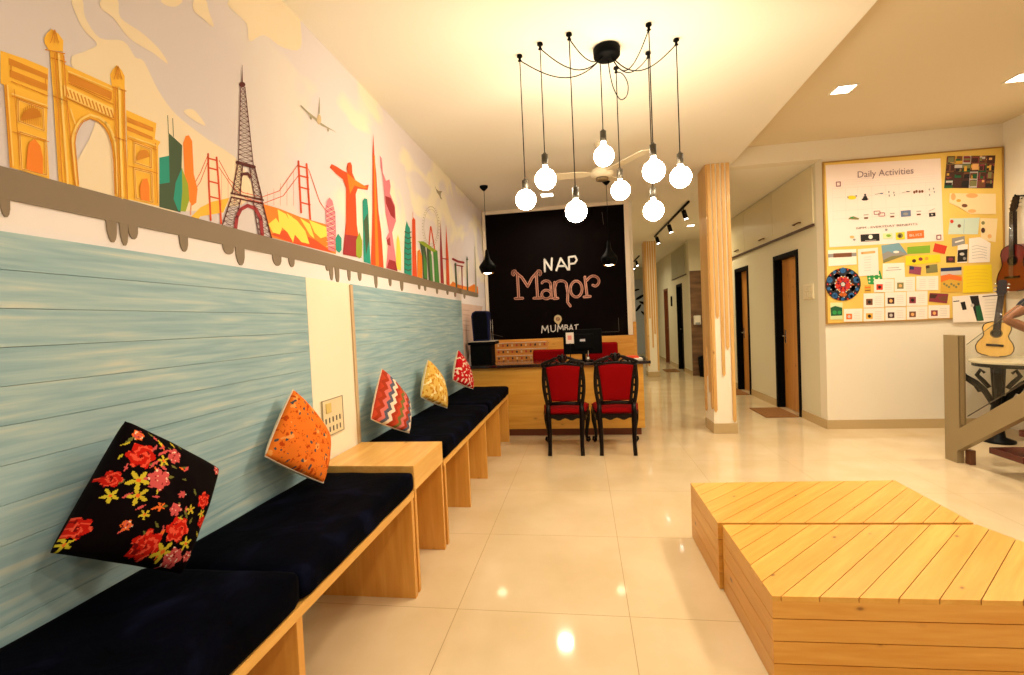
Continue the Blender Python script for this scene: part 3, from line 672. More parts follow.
fm = lambda n_, c_: mat('fabric_'+n_, c_, .9, spec=.08)
FB, FR, FPK, FY, FO, FG, FLR, FC = fm('black', (9, 2, 4)), fm('red', (196, 28, 16)), fm('rose', (204, 84, 84)), fm('yellow', (206, 186, 50)), fm('orange', (232, 108, 40)), fm('leaf', (112, 110, 52)), fm('light_red', (232, 84, 60)), fm('cream', (232, 214, 190))
def flowers(lst):
    def pat(a, e, s_):
        if s_ < 0: return 0
        m_ = 0
        for (cx_, cy_, r_, mc, kind, ph) in lst:
            r_ *= FS
            dx, dy = a-cx_, e-cy_; d_ = sqrt(dx*dx+dy*dy)
            if d_ > r_*1.4: continue
            an = math.atan2(dy, dx)
            if kind == 'rose':
                q_ = noise.noise(Vector((a*42, e*42, ph)))
                if d_ < r_*(1+.14*sin(an*6+ph)+.12*q_): m_ = (mc if int(d_/r_*5+an*1.2+ph+q_) % 3 else (6 if mc == 1 else 7 if q_ > .25 else 2)) if q_ > -.42 else 8
            elif kind == 'star':
                if d_ < r_*(.62+.38*cos(an*5+ph)): m_ = mc
                if d_ < r_*.2: m_ = 4
            else:
                if abs(dx*cos(ph)+dy*sin(ph)) < r_ and abs(-dx*sin(ph)+dy*cos(ph)) < r_*.3*(1-abs(dx*cos(ph)+dy*sin(ph))/r_): m_ = mc
        return m_
    return pat
random.seed(3)
FS = .84
# coordinates on the cushion: a rightwards along the top edge direction, e upwards
fl = [(.10, .90, .05, 4, 'rose', 0), (.17, .74, .115, 1, 'rose', .5), (.06, .52, .07, 1, 'rose', 1), (.36, .60, .10, 2, 'rose', 2), (.42, .84, .075, 2, 'rose', 4), (.22, .55, .10, 3, 'star', .3), (.27, .44, .09, 3, 'star', 1.3), (.34, .76, .06, 3, 'star', 2),
      (.10, .40, .07, 3, 'star', .9), (.04, .16, .085, 1, 'rose', 1.9), (.03, .05, .06, 3, 'star', 2), (.93, .93, .05, 2, 'rose', 0), (.84, .58, .08, 1, 'rose', 2), (.93, .42, .06, 1, 'rose', 3), (.88, .47, .05, 3, 'star', 1),
      (.52, .12, .125, 1, 'rose', 2.5), (.70, .28, .115, 1, 'rose', .7), (.60, .42, .06, 2, 'rose', .2), (.68, .10, .10, 3, 'star', .1), (.80, .08, .09, 2, 'rose', 1), (.84, .20, .07, 3, 'star', 2.3), (.38, .32, .05, 3, 'star', .2), (.30, .22, .045, 4, 'rose', 0), (.93, .12, .05, 2, 'rose', 0), (.60, .55, .035, 2, 'rose', 0), (.74, .46, .055, 3, 'star', 2.2), (.46, .40, .05, 4, 'star', 1)]
for i in range(70):
    cx_, cy_ = random.choice([(.25, .7), (.62, .22), (.34, .55), (.75, .3), (.5, .3), (.4, .8), (.9, .5)]); fl.insert(0, (cx_+random.uniform(-.22, .22), cy_+random.uniform(-.2, .2), random.uniform(.03, .055), random.choice([5, 5, 5, 4, 2, 3]), 'leaf', random.uniform(0, 3)))
cushion([(125, 421), (218, 469), (181, 574), (50, 553)], [(-1.32, 1.18), (-1.24, 1.42), (-1.19, 1.20), (-1.33, .98)], .078, flowers(fl), [FB, FR, FPK, FY, FO, FG, FLR, FC, fm('deep_red', (120, 14, 14))], 'large black cushion with red and yellow flowers nearest the camera', n=110)
def pat2(a, e, s_):
    if s_ < 0: return 1
    v = noise.noise(Vector((a*9, e*9, 3))); w_ = noise.noise(Vector((a*17+5, e*14, 8)))
    d_ = noise.cell(Vector((a*6, e*6, 1)))
    if w_ > .34 and v > 0: return 2
    if w_ < -.36: return 3
    if v > .42: return 4
    if abs(w_) < .03 and v < -.1: return 3
    return 0
cushion([(293, 390), (329, 435), (323, 483), (265, 456)], [(-1.36, 2.02), (-1.28, 2.23), (-1.2, 2.0), (-1.31, 1.8)], .048, pat2, [fm('bright_orange', (236, 122, 40)), FC, fm('slate', (70, 76, 84)), fm('burnt', (196, 70, 20)), fm('pale_orange', (240, 160, 84))], 'orange cushion with dark sprigs leaning beside the side table', n=90, piping=FC)
def pat3(a, e, s_):
    if s_ < 0: return 1
    k = (a*.9+.035*abs(((e*11) % 2)-1)*2)*13
    return [0, 5, 2, 3, 1, 5, 0, 4, 2, 5, 3, 1, 0, 4, 5, 2][int(k) % 16]
cushion([(382, 369), (409, 400), (409, 433), (371, 419)], [(-1.32, 2.94), (-1.21, 3.17), (-1.15, 2.96), (-1.28, 2.74)], .042, pat3, [fm('brick', (196, 70, 44)), FC, fm('dusty_pink', (214, 112, 104)), fm('grey_blue', (92, 92, 110)), fm('olive', (120, 110, 56)), fm('rust', (168, 60, 36))], 'zigzag striped cushion in red, pink, grey and white', n=90, piping=FC)
def pat4(a, e, s_):
    if s_ < 0: return 1
    w_ = noise.noise(Vector((a*14, e*14, 2))); v = noise.noise(Vector((a*5, e*5, 4)))
    return 2 if w_ > .22 else (1 if v+w_*.5 < -.25 else 0)
cushion([(428, 360), (442, 379), (447, 408), (421, 397)], [(-1.3, 3.81), (-1.23, 4.06), (-1.15, 3.9), (-1.27, 3.65)], .05, pat4, [fm('mustard', (228, 186, 92)), fm('pale_mustard', (244, 224, 168)), fm('amber', (206, 136, 40))], 'mustard yellow patterned cushion in the middle of the far bench', n=50, piping=FC)
def pat5(a, e, s_):
    if s_ < 0: return 1
    w_ = noise.noise(Vector((a*12, e*12, 9)))
    return 1 if w_ > .2 else 0
cushion([(458, 350), (469, 371), (473, 389), (453, 380)], [(-1.3, 4.75), (-1.22, 4.98), (-1.14, 4.79), (-1.25, 4.55)], .05, pat5, [fm('crimson', (200, 26, 34)), FC], 'red and white patterned cushion next to the reception desk', n=50, piping=FC)

# ================================================================== PLATFORMS
def platform(Q, label):
    """Q: front-left, front-right, back-right, back-left corners"""
    h = .33; cx = sum(q[0] for q in Q)/4; cy = sum(q[1] for q in Q)/4
    t = thing('platform', label, 'platform', (cx, cy, 0), group='low pine platforms')
    Q = [Vector((q[0]-cx, q[1]-cy)) for q in Q]; th = .018; g = .0014
    b_ = B(); pw = .0885; s2 = sqrt(2)
    def side(i): a, c = Q[i], Q[(i+1) % 4]; d = (c-a).normalized(); return a, c, Vector((-d.y, d.x))
    def clip(poly, f_):
        out = []
        for i in range(len(poly)):
            a, c = poly[i], poly[(i+1) % len(poly)]; fa, fc = f_(a), f_(c)
            if fa >= 0: out.append(a)
            if fa*fc < 0: s_ = fa/(fa-fc); out.append((a[0]+(c[0]-a[0])*s_, a[1]+(c[1]-a[1])*s_))
        return out
    for k in range(-24, 25):
        a, c = k*pw+g, (k+1)*pw-g
        q = [((a+L_)/s2, (L_-a)/s2) for L_ in (-3, 3)] + [((c+L_)/s2, (L_-c)/s2) for L_ in (3, -3)]
        for i in range(4):
            A_, C_, n_ = side(i)
            if q: q = clip(q, lambda p_: (p_[0]-A_.x)*n_.x+(p_[1]-A_.y)*n_.y)
        if len(q) > 2 and (max(p_[0] for p_ in q)-min(p_[0] for p_ in q)) > .005: prism(b_, q, lambda p_, r_, tt: (p_, r_, tt), h-th, h)
    obj('top_slats', b_, PLANKS, t)
    g = .0019; zs = [(h-.0825+g, h-th-.0004)]+[(h-.0825*(i+1)+g, h-.0825*i-g) for i in (1, 2, 3)]; zs[3] = (.002, zs[3][1])
    for i, (nm, mm) in enumerate((('front_slats', DECKX), ('side_slats', DECKY), ('back_slats', DECKX), ('side_slats', DECKY))):
        A_, C_, n_ = side(i); d = (C_-A_).normalized(); e = 0 if i % 2 == 0 else .0185
        a, c = A_+d*e, C_-d*e; b_ = B()
        for z0, z1 in zs: prism(b_, [(a.x, a.y), (c.x, c.y), (c.x+n_.x*.018, c.y+n_.y*.018), (a.x+n_.x*.018, a.y+n_.y*.018)], lambda p_, r_, tt: (p_, r_, tt), z0, z1)
        obj(nm, b_, mm, t)
    c_ = [q*(1-.045) for q in Q]
    b_ = B(); prism(b_, [(q.x, q.y) for q in c_], lambda p_, r_, tt: (p_, r_, tt), .004, h-th-.001); obj('core', b_, mat('platform_core', (120, 52, 22), .8), t)
platform([(.632, 1.79), (1.93, 1.835), (1.752, 2.44), (.628, 2.392)], 'nearer low pine platform with diagonal slatted top, cut by right frame edge')
platform([(.612, 2.412), (1.752, 2.462), (1.766, 3.05), (.608, 2.985)], 'farther low pine platform with diagonal slatted top, behind the nearer one')

# ================================================================== DESK AREA
t = thing('reception_desk', 'pine reception desk with dark top behind the two red chairs', 'desk', (-.37, 5.8, 0))
dx = .37; dy = -5.8
b_ = B(); box(b_, -1.395+dx, .655+dx, 5.53+dy, 5.56+dy, .09, .82); obj('front_panel', b_, DESKW, t)
b_ = B(); box(b_, .63+dx, .655+dx, 5.562+dy, 6.12+dy, .09, .82); obj('side_panel', b_, DESKW, t)
b_ = B(); box(b_, -1.395+dx, -1.37+dx, 5.562+dy, 6.12+dy, .0, .82); obj('side_panel', b_, DESKW, t)
b_ = B(); box(b_, -1.36+dx, .62+dx, 5.59+dy, 5.61+dy, 0, .09); box(b_, .6+dx, .62+dx, 5.612+dy, 6.1+dy, 0, .09); obj('plinth', b_, mat('plinth_brown', (120, 62, 34), .4), t)
b_ = B(); box(b_, -1.395+dx, .735+dx, 5.47+dy, 6.15+dy, .822, .858, bev=.006); obj('desk_top', b_, mat('dark_granite', (34, 14, 14), .12, coat=.5), t)
# things on the desk
t = thing('counter_box', 'black box with pale rim on the left end of the desk', 'box', (-1.21, 5.68, .859))
b_ = B(); box(b_, -.135, .125, -.12, .12, 0, .24, bev=.006); obj('body', b_, BLACK, t)
b_ = B(); box(b_, -.155, .175, -.14, .14, .241, .275, bev=.006); obj('lid', b_, BLACK, t)
b_ = B(); box(b_, -.15, .17, -.135, .135, .276, .284, bev=.003); obj('rim', b_, mat('pale_rim', (190, 182, 170), .4), t)
t = thing('speaker', 'dark blue rounded speaker standing on the black box, left of the chalkboard', 'speaker', (-1.215, 5.70, 1.1435))
b_ = B(); pts = [(-.10, 0), (-.115, .30), (-.10, .345), (-.06, .365), (.075, .36), (.095, .34), (.095, 0)]
prism(b_, pts, lambda a, c, tt: (a, tt, c), -.07, .08); obj('cabinet', b_, mat('navy_plastic', (8, 16, 60), .4, spec=.2), t)
b_ = B(); prism(b_, [(p1*.82, .02+q1*.9) for p1, q1 in pts], lambda a, c, tt: (a, tt, c), -.078, -.0705); obj('grille', b_, mat('navy_grille', (2, 3, 14), .8, spec=.1), t)
b_ = B(); tube(b_, [(.11, -.03, .0), (.11, -.03, .25)], .004); tube(b_, [(.135, -.03, .0), (.135, -.03, .25)], .004); obj('side_rods', b_, CHROME, t)
t = thing('monitor', 'black desktop monitor seen from behind, standing behind the left red chair', 'monitor', (0, 5.66, .859))
b_ = B(); box(b_, -.235, .215, -.02, .025, .085, .375, bev=.008); box(b_, -.12, .12, -.045, -.018, .14, .32, bev=.01); obj('screen_housing', b_, BLACK, t)
b_ = B(); tube(b_, [(0, 0, .01), (0, 0, .12)], .022); lathe(b_, (0, 0, 0), [(0, .015), (.11, .012), (.115, 0), (0, 0)]); obj('stand', b_, BLACK, t)
b_ = B(); box(b_, -.04, .02, -.048, -.0455, .235, .262); obj('sticker', b_, mat('silver_sticker', (206, 206, 214), .4), t)
t = thing('counter_sign', 'small white counter card with a pink square, left of the monitor sticker', 'sign', (-.155, 5.58, .859), .05)
b_ = B(); obox(b_, (0, 0, .28), .092, .004, .13); obj('card', b_, mat('card_white', (240, 226, 214), .5), t)
b_ = B(); obox(b_, (-.002, -.003, .285), .045, .002, .05); obj('pink_square', b_, mat('pink_print', (232, 150, 140), .6), t)
b_ = B(); tube(b_, [(0, 0, 0), (0, 0, .22)], .006); lathe(b_, (0, 0, 0), [(0, .012), (.05, .01), (.05, 0), (0, 0)]); obj('stand', b_, BLACK, t)
t = thing('pen_holder', 'tiny silver holder on the desk between the two red chairs', 'holder', (.045, 5.54, .859))
b_ = B(); lathe(b_, (0, 0, 0), [(0, 0), (.02, 0), (.02, .06), (.017, .06), (.017, .01), (0, .01)], 12); obj('cup', b_, CHROME, t)
b_ = B(); tube(b_, [(0, 0, .012), (.006, 0, .13)], .004); obj('pen', b_, CHROME, t)
b_ = B(); box(b_, -.1, .1, -.08, .08, 0, .02, m=0, bev=.002); box(b_, -.097, .097, -.082, .077, .004, .016, m=1)
o = obj('book', b_, [PAPER, PAPER]); o.location = (.56, 5.66, .859); tag(o, 'white book lying at the right end of the desk', 'book', 'books on the desk end')
b_ = B(); box(b_, -.09, .09, -.07, .07, 0, .022, bev=.002)
o = obj('book', b_, mat('orange_cover', (224, 76, 34), .5)); o.location = (.52, 5.67, .88); o.rotation_euler.z = .2; tag(o, 'orange book lying on top of the white book at the desk end', 'book', 'books on the desk end')
# wood panelling, key rack
t = thing('wood_panelling', 'golden wood panelling on the back wall below the chalkboard', 'wall panel', (-.32, 6.965, 0))
b_ = B(); box(b_, -1.09, 1.024, -.03, .034, 0, 1.098); box(b_, 1.0245, 1.07, -.03, .034, 0, 1.285); obj('panel', b_, WAINS, t)
t = thing('key_rack', 'wooden rack with three rows of hooks under the chalkboard left side', 'key rack', (-.9, 6.915, .78))
b_ = B(); box(b_, -.39, .39, .0, .019, 0, .3, bev=.002); obj('rack_board', b_, wood('rack_wood', (226, 158, 74), (206, 130, 50), 'X', island=0, knots=False), t)
for r_ in range(3):
    b_ = B(); box(b_, -.37, .37, -.012, .0, .078+r_*.095, .086+r_*.095); obj('hook_rail', b_, mat('rail_white', (226, 206, 180), .5), t)
KC = [mat('key_dark', (60, 30, 26), .5), mat('key_red', (190, 60, 36), .5), mat('key_cream', (232, 200, 150), .5)]
kb = None; rows = ('top', 'middle', 'bottom'); k_i = 0
for r_ in range(3):
    for k in range(11):
        b_ = B(); box(b_, -.012, .012, -.003, .003, -.052, -.022, m=0, bev=.002); tube(b_, [(0, 0, -.024), (0, -.002, -.004)], .0035, 6, m=1)
        o = obj('key', b_, [KC[(k*2+r_) % 3], CHROME]); o.location = (-1.24+k*.068, 6.9001, .858+r_*.095+.004)
        tag(o, 'small key tag hanging in the %s row of the key rack' % rows[2-r_], 'key', 'keys in the %s row of the rack' % rows[2-r_])
# chairs behind desk
def desk_chair(x, y, rz, w, h, label):
    t = thing('office_chair', label, 'chair', (x, y, 0), rz)
    b_ = B(); box(b_, -w/2, w/2, .2, .26, .55, h, bev=.028, seg=4); obj('backrest', b_, RED, t)
    b_ = B(); box(b_, -.24, .24, -.25, .2, .44, .52, bev=.03, seg=3); obj('seat', b_, RED, t)
    b_ = B(); tube(b_, [(0, 0, .08), (0, 0, .44)], .025); obj('column', b_, BLACKM, t)
    for k in range(5):
        a = 2*pi*k/5; b_ = B(); tube(b_, [(0, 0, .1), (.26*cos(a), .26*sin(a), .07)], .018); lathe(b_, (.26*cos(a), .26*sin(a), 0), [(0, 0), (.022, .01), (.026, .03), (.015, .055), (0, .058)], 10); obj('leg', b_, BLACKM, t)
    b_ = B(); tube(b_, [(0, 0, .43), (0, .18, .43), (0, .27, .52), (0, .27, .8)], .014); obj('back_support', b_, BLACKM, t)
desk_chair(-.46, 6.35, .05, .46, .955, 'red office chair behind the desk, left of the monitor')
desk_chair(.22, 6.3, -.1, .42, 1.03, 'taller red office chair behind the desk, right of the monitor')

# ---- carved chairs
def chair(x, y, rz, label):
    """rear feet at local y=0, faces +y"""
    t = thing('carved_chair', label, 'chair', (x, y, 0), rz, 'carved red chairs in front of the desk')
    # back pad
    b_ = B(); n = 12
    def bp(u, v, s_):   # u -1..1, v 0..1 height
        zz = .535+.365*v; hw = .135+.035*v; yy = .045-.115*v**1.2
        return Vector((u*hw, yy+s_*(.012+.014*((1-u**2)*(1-(2*v-1)**2))**.5), zz + (.012*(1-u*u) if v > .99 else 0)))
    g = {}
    for s_ in (-1, 1):
        for i in range(n+1):
            for j in range(n+1): g[s_, i, j] = b_.verts.new(bp(-1+2*i/n, j/n, s_))
        for i in range(n):
            for j in range(n): b_.faces.new((g[s_, i, j], g[s_, i+1, j], g[s_, i+1, j+1], g[s_, i, j+1])).smooth = True
    for i in range(n):
        for (a, c) in (((i, 0), (i+1, 0)), ((i, n), (i+1, n)), ((0, i), (0, i+1)), ((n, i), (n, i+1))):
            b_.faces.new((g[-1, *a], g[-1, *c], g[1, *c], g[1, *a]))
    obj('backrest', b_, RED, t)
    # inner and outer stiles with beads: pierced frame
    b_ = B()
    for s in (-1, 1):
        inner = [(s*(.138+.035*v), .045-.115*v**1.2, .50+.41*v) for v in [i/8 for i in range(9)]]
        outer = [(s*(.165+.045*sin(pi*min(v*.9+.05, 1))*.6+.012*v), .045-.115*v**1.2, .48+.43*v) for v in [i/10 for i in range(11)]]
        tube(b_, inner, .016, 8); tube(b_, outer, .019, 8)
        for v in (.12, .3, .48, .66, .84):
            a = Vector((s*(.138+.035*v), .045-.115*v**1.2, .50+.41*v)); c = Vector((s*(.165+.045*sin(pi*(v*.9+.05))*.6+.012*v), .045-.115*v**1.2, .48+.43*v)); tube(b_, [a, (a+c)/2, c], [.010, .014, .010], 8)
    tube(b_, [(-.17, .045, .505), (0, .05, .515), (.17, .045, .505)], [.018, .020, .018], 8)
    tube(b_, [(-.19, -.07, .90), (-.1, -.072, .915), (0, -.075, .925), (.1, -.072, .915), (.19, -.07, .90)], .016, 8)
    obj('back_frame', b_, DARKW, t)
    # carved crest
    b_ = B()
    for s in (-1, 1):
        tube(b_, [(s*.195, -.07, .895), (s*.20, -.072, .925), (s*.165, -.075, .945), (s*.12, -.077, .955), (s*.08, -.078, .975), (s*.03, -.08, .985)], [.016, .018, .014, .015, .014, .012], 8)
        tube(b_, [(s*.04, -.08, .93), (s*.075, -.08, .955), (s*.11, -.08, .945), (s*.125, -.08, .925)], .010, 8)
        tube(b_, [(s*.02, -.08, .95), (s*.05, -.085, .985), (s*.035, -.085, 1.005), (s*.012, -.085, .995)], .011, 8)
        for q in ((.15, .93), (.09, .965), (.055, .93)): lathe(b_, (s*q[0], -.078, q[1]), [(0, -.014), (.012, -.007), (.014, 0), (.012, .007), (0, .014)], 8)
    lathe(b_, (0, -.08, .97), [(0, -.045), (.022, -.03), (.034, 0), (.024, .025), (.01, .045), (0, .052)], 12, sy=.5)
    obj('crest', b_, DARKW, t)
    # seat
    b_ = B(); n = 14
    def sp(u, v, s_):
        hw = .205+.047*v; x_ = u*hw; y_ = .03+.46*v
        k = ((1-u**6)*(1-(2*v-1)**6)); return Vector((x_*(1-.02*(2*v-1)**4), y_, .425+(s_*.035*max(k, 0)**.4)+(.02*(1-u*u)*(1-(2*v-1)**2) if s_ > 0 else 0)))
    g = {}
    for s_ in (1, -1):
        for i in range(n+1):
            for j in range(n+1):
                if s_ < 0 and (i in (0, n) or j in (0, n)): g[s_, i, j] = g[1, i, j]
                else: g[s_, i, j] = b_.verts.new(sp(-1+2*i/n, j/n, s_))
        for i in range(n):
            for j in range(n): b_.faces.new((g[s_, i, j], g[s_, i+1, j], g[s_, i+1, j+1], g[s_, i, j+1])).smooth = True
    obj('seat', b_, RED, t)
    # scalloped apron
    b_ = B()
    def scal(n_): return [(-1+2*i/n_, .352+.012*cos(3*pi*(-1+2*i/n_))) for i in range(n_+1)]
    for (y_, hw) in ((.035, .195), (.475, .235)):
        pts = [(-hw, .40), (hw, .40)]+[(u*hw, z_) for u, z_ in scal(16)][::-1]; prism(b_, pts, lambda a, c, tt: (a, y_+tt, c), -.012, .012)
    for s in (-1, 1):
        pts = [(0, .40), (1, .40)]+[((u+1)/2, z_) for u, z_ in scal(16)][::-1]; prism(b_, pts, lambda a, c, tt: (s*(.195+.04*a)+tt, .035+.44*a, c), -.011, .011)
    obj('seat_frame', b_, DARKW, t)
    for s in (-1, 1):
        b_ = B(); tube(b_, [(s*.165, .045, .52), (s*.17, .04, .42), (s*.168, .035, .34), (s*.162, .02, .22), (s*.16, -.005, .10), (s*.163, -.03, .0)], [.020, .028, .028, .024, .020, .021], 10); obj('leg', b_, DARKW, t)
    for s in (-1, 1):
        b_ = B(); tube(b_, [(s*.215, .46, .40), (s*.225, .475, .34), (s*.226, .48, .26), (s*.212, .475, .16), (s*.205, .475, .08), (s*.212, .48, .03), (s*.228, .49, .012)], [.026, .030, .026, .020, .016, .017, .012], 10)
        tube(b_, [(s*.215, .48, .055), (s*.236, .485, .06), (s*.240, .485, .035), (s*.228, .485, .022)], [.014, .013, .012, .01], 8); obj('leg', b_, DARKW, t)
    return t
chair(-.212, 4.76, 0.0, 'left carved dark wood chair with red velvet back facing the desk')
chair(.298, 4.76, -.01, 'right carved dark wood chair with red velvet back facing the desk')

# ---- chalkboard
t = thing('chalkboard', 'large framed black chalkboard with chalk lettering on the back wall', 'chalkboard', (-.36, 6.96, 1.1))
b_ = B(); fw = .06
x0, x1, z0, z1 = -1.405+.36, .70+.36, .0, 1.895
for a in ((x0, x0+.045, z0, z1), (x1-.065, x1, z0, z1), (x0+.045, x1-.065, z1-.05, z1)): box(b_, a[0], a[1], -.04, .035, a[2], a[3], bev=.003)
obj('frame', b_, mat('white_frame', (242, 226, 204), .5), t)
slate = noisy('chalkboard_black', [(.3, (7, 2, 3)), (.6, (10, 4, 4)), (.8, (22, 14, 9))], (1, 1, 1), 1.8, 5, .7, spec=.05)
b_ = B(); box(b_, x0+.045, x1-.065, -.01, .03, .0, z1-.05); obj('slate', b_, slate, t)
CH = [mat('chalk_white', (226, 220, 214), .9), mat('chalk_pink', (216, 158, 140), .9), mat('chalk_brown', (140, 88, 64), .9), mat('chalk_grey', (92, 84, 78), .9), mat('chalk_yellow', (206, 184, 140), .9)]
def chalk():
    return Flat(1, 6.95, -1, 500, 240, 6.425, start=.0012)
def addchalk(f, name):
    o = f.done(name, CH); o.parent = t; o.location = -Vector(t.location); return o
f = chalk()
for s_ in ([(288, 203), (286, 125), (330, 192), (333, 118)], [(362, 195), (390, 117), (436, 190)], [(374, 168), (422, 166)], [(445, 190), (442, 110), (482, 104), (494, 128), (480, 150), (446, 154)]): f.stroke(s_, 12, 0, False)
addchalk(f, 'small_lettering')
f = chalk()
arc = lambda cx_, cy_, rx, ry, a0, a1, n_=14: [(cx_+rx*cos(radians(a0+(a1-a0)*i/n_)), cy_-ry*sin(radians(a0+(a1-a0)*i/n_))) for i in range(n_+1)]
W1 = 17
M_ = [[(112, 215), (120, 372)], [(100, 208), (140, 240), (178, 298), (205, 245), (238, 208)], [(232, 215), (242, 372)], [(98, 376), (146, 374)], [(218, 374), (266, 372)], arc(92, 212, 12, 14, 60, 250), arc(250, 212, 12, 14, -60, 120),
      arc(296, 290, 30, 28, 150, 0)+[(328, 320), (330, 372)], arc(298, 350, 30, 28, 30, 330), [(350, 272), (356, 374)], [(345, 376), (372, 374)], [(354, 300)]+arc(392, 290, 36, 28, 150, 20)+[(436, 340), (434, 400), (452, 424)], arc(490, 315, 38, 52, 0, 360), [(545, 238), (560, 364)], [(540, 366), (580, 362)], [(554, 262)]+arc(600, 265, 36, 34, 130, -70)+[(596, 290)]]
for s_ in M_: f.stroke(s_, W1, 1, False)
f.off += .0006
for s_ in M_[:7]: f.stroke(s_, 9, 2, False)
for s_ in M_[7:]: f.stroke(s_, 5, 2, False)
addchalk(f, 'large_lettering')
f = chalk()
for s_ in ([(268, 597), (272, 552), (290, 582), (306, 550), (312, 595)], [(326, 550), (329, 584), (343, 590), (357, 578), (356, 545)], [(370, 588), (374, 546), (388, 572), (402, 545), (408, 584)], [(417, 584), (417, 546), (431, 547), (434, 555), (429, 562), (418, 563)], [(429, 562), (437, 570), (435, 580), (417, 584)], [(443, 584), (457, 545), (470, 582)], [(448, 570), (466, 569)], [(489, 580), (489, 546)], [(479, 547), (503, 543)]): f.stroke(s_, 6, 0, False)
f.poly(arc(372, 508, 25, 27, -40, 220)+[(376, 548)], 4); f.disc((372, 508), 13, 2); f.stroke(arc(372, 508, 6, 7, 0, 300), 3, 4)
addchalk(f, 'city_lettering')
f = chalk()
for s_ in ([(-97, -160), (-20, -165)], [(655, -180), (665, -100)], [(760, 500), (765, 585)], [(640, 592), (765, 588)], [(-70, 600), (20, 622)], [(-95, -150), (-92, -60)]): f.stroke(s_, 2.2, 3, False)
addchalk(f, 'border_lines')

# ---- pendants over the desk
EMW = mat('lamp_glow', (255, 240, 210), .5, emit=(1, .83, .58), estr=14)
def pendant(x, y, ztop, zbot, label):
    t = thing('pendant_lamp', label, 'pendant lamp', (x, y, ZC), group='black pendants over the desk')
    b_ = B(); lathe(b_, (0, 0, 0), [(0, -.001), (.05, -.001), (.048, -.02), (.02, -.05), (.008, -.06), (0, -.06)], 20); obj('ceiling_cup', b_, BLACK, t)
    zt = ztop-ZC; zb = zbot-ZC; hh = zt-zb
    b_ = B(); tube(b_, [(0, 0, -.05), (0, 0, zt)], .003, 6); obj('cord', b_, BLACK, t)
    b_ = B(); pr_ = [(.012, zt), (.02, zt-.02), (.026, zt-.25*hh), (.04, zt-.42*hh), (.085, zt-.62*hh), (.10, zt-.70*hh), (.10, zt-.76*hh), (.075, zb), (.071, zb+.001), (.094, zt-.76*hh), (.078, zt-.62*hh), (.03, zt-.42*hh), (0, zt-.40*hh)]
    lathe(b_, (0, 0, 0), pr_, 28, mats=[0]*8+[1]*5); obj('lamp_shade', b_, [BLACK, mat('shade_lining', (206, 150, 70), .3, .6)], t)
    b_ = B(); lathe(b_, (0, 0, 0), [(0, zb+.07), (.035, zb+.06), (.060, zb+.03), (.055, zb+.008), (.03, zb-.004), (0, zb-.008)], 16); obj('bulb', b_, EMW, t)
pendant(-1.108, 5.67, 2.24, 1.955, 'left black pendant lamp hanging over the black box on the desk')
pendant(.345, 5.87, 2.28, 1.985, 'right black pendant lamp hanging in front of the chalkboard')

# ---- spider chandelier
t = thing('chandelier', 'black spider chandelier with eight bare globe bulbs on draped cords', 'chandelier', (.21, 3.03, ZC))
cx, cy = .21, 3.03
b_ = B(); lathe(b_, (0, 0, 0), [(0, -.001), (.078, -.001), (.082, -.01), (.080, -.05), (.07, -.06), (0, -.062)], 32); obj('ceiling_cup', b_, BLACK, t)
BULB = mat('bulb_glow', (255, 246, 225), .3, emit=(1.0, .86, .63), estr=56)
SOCK = mat('socket_graphite', (62, 56, 46), .35, .6)
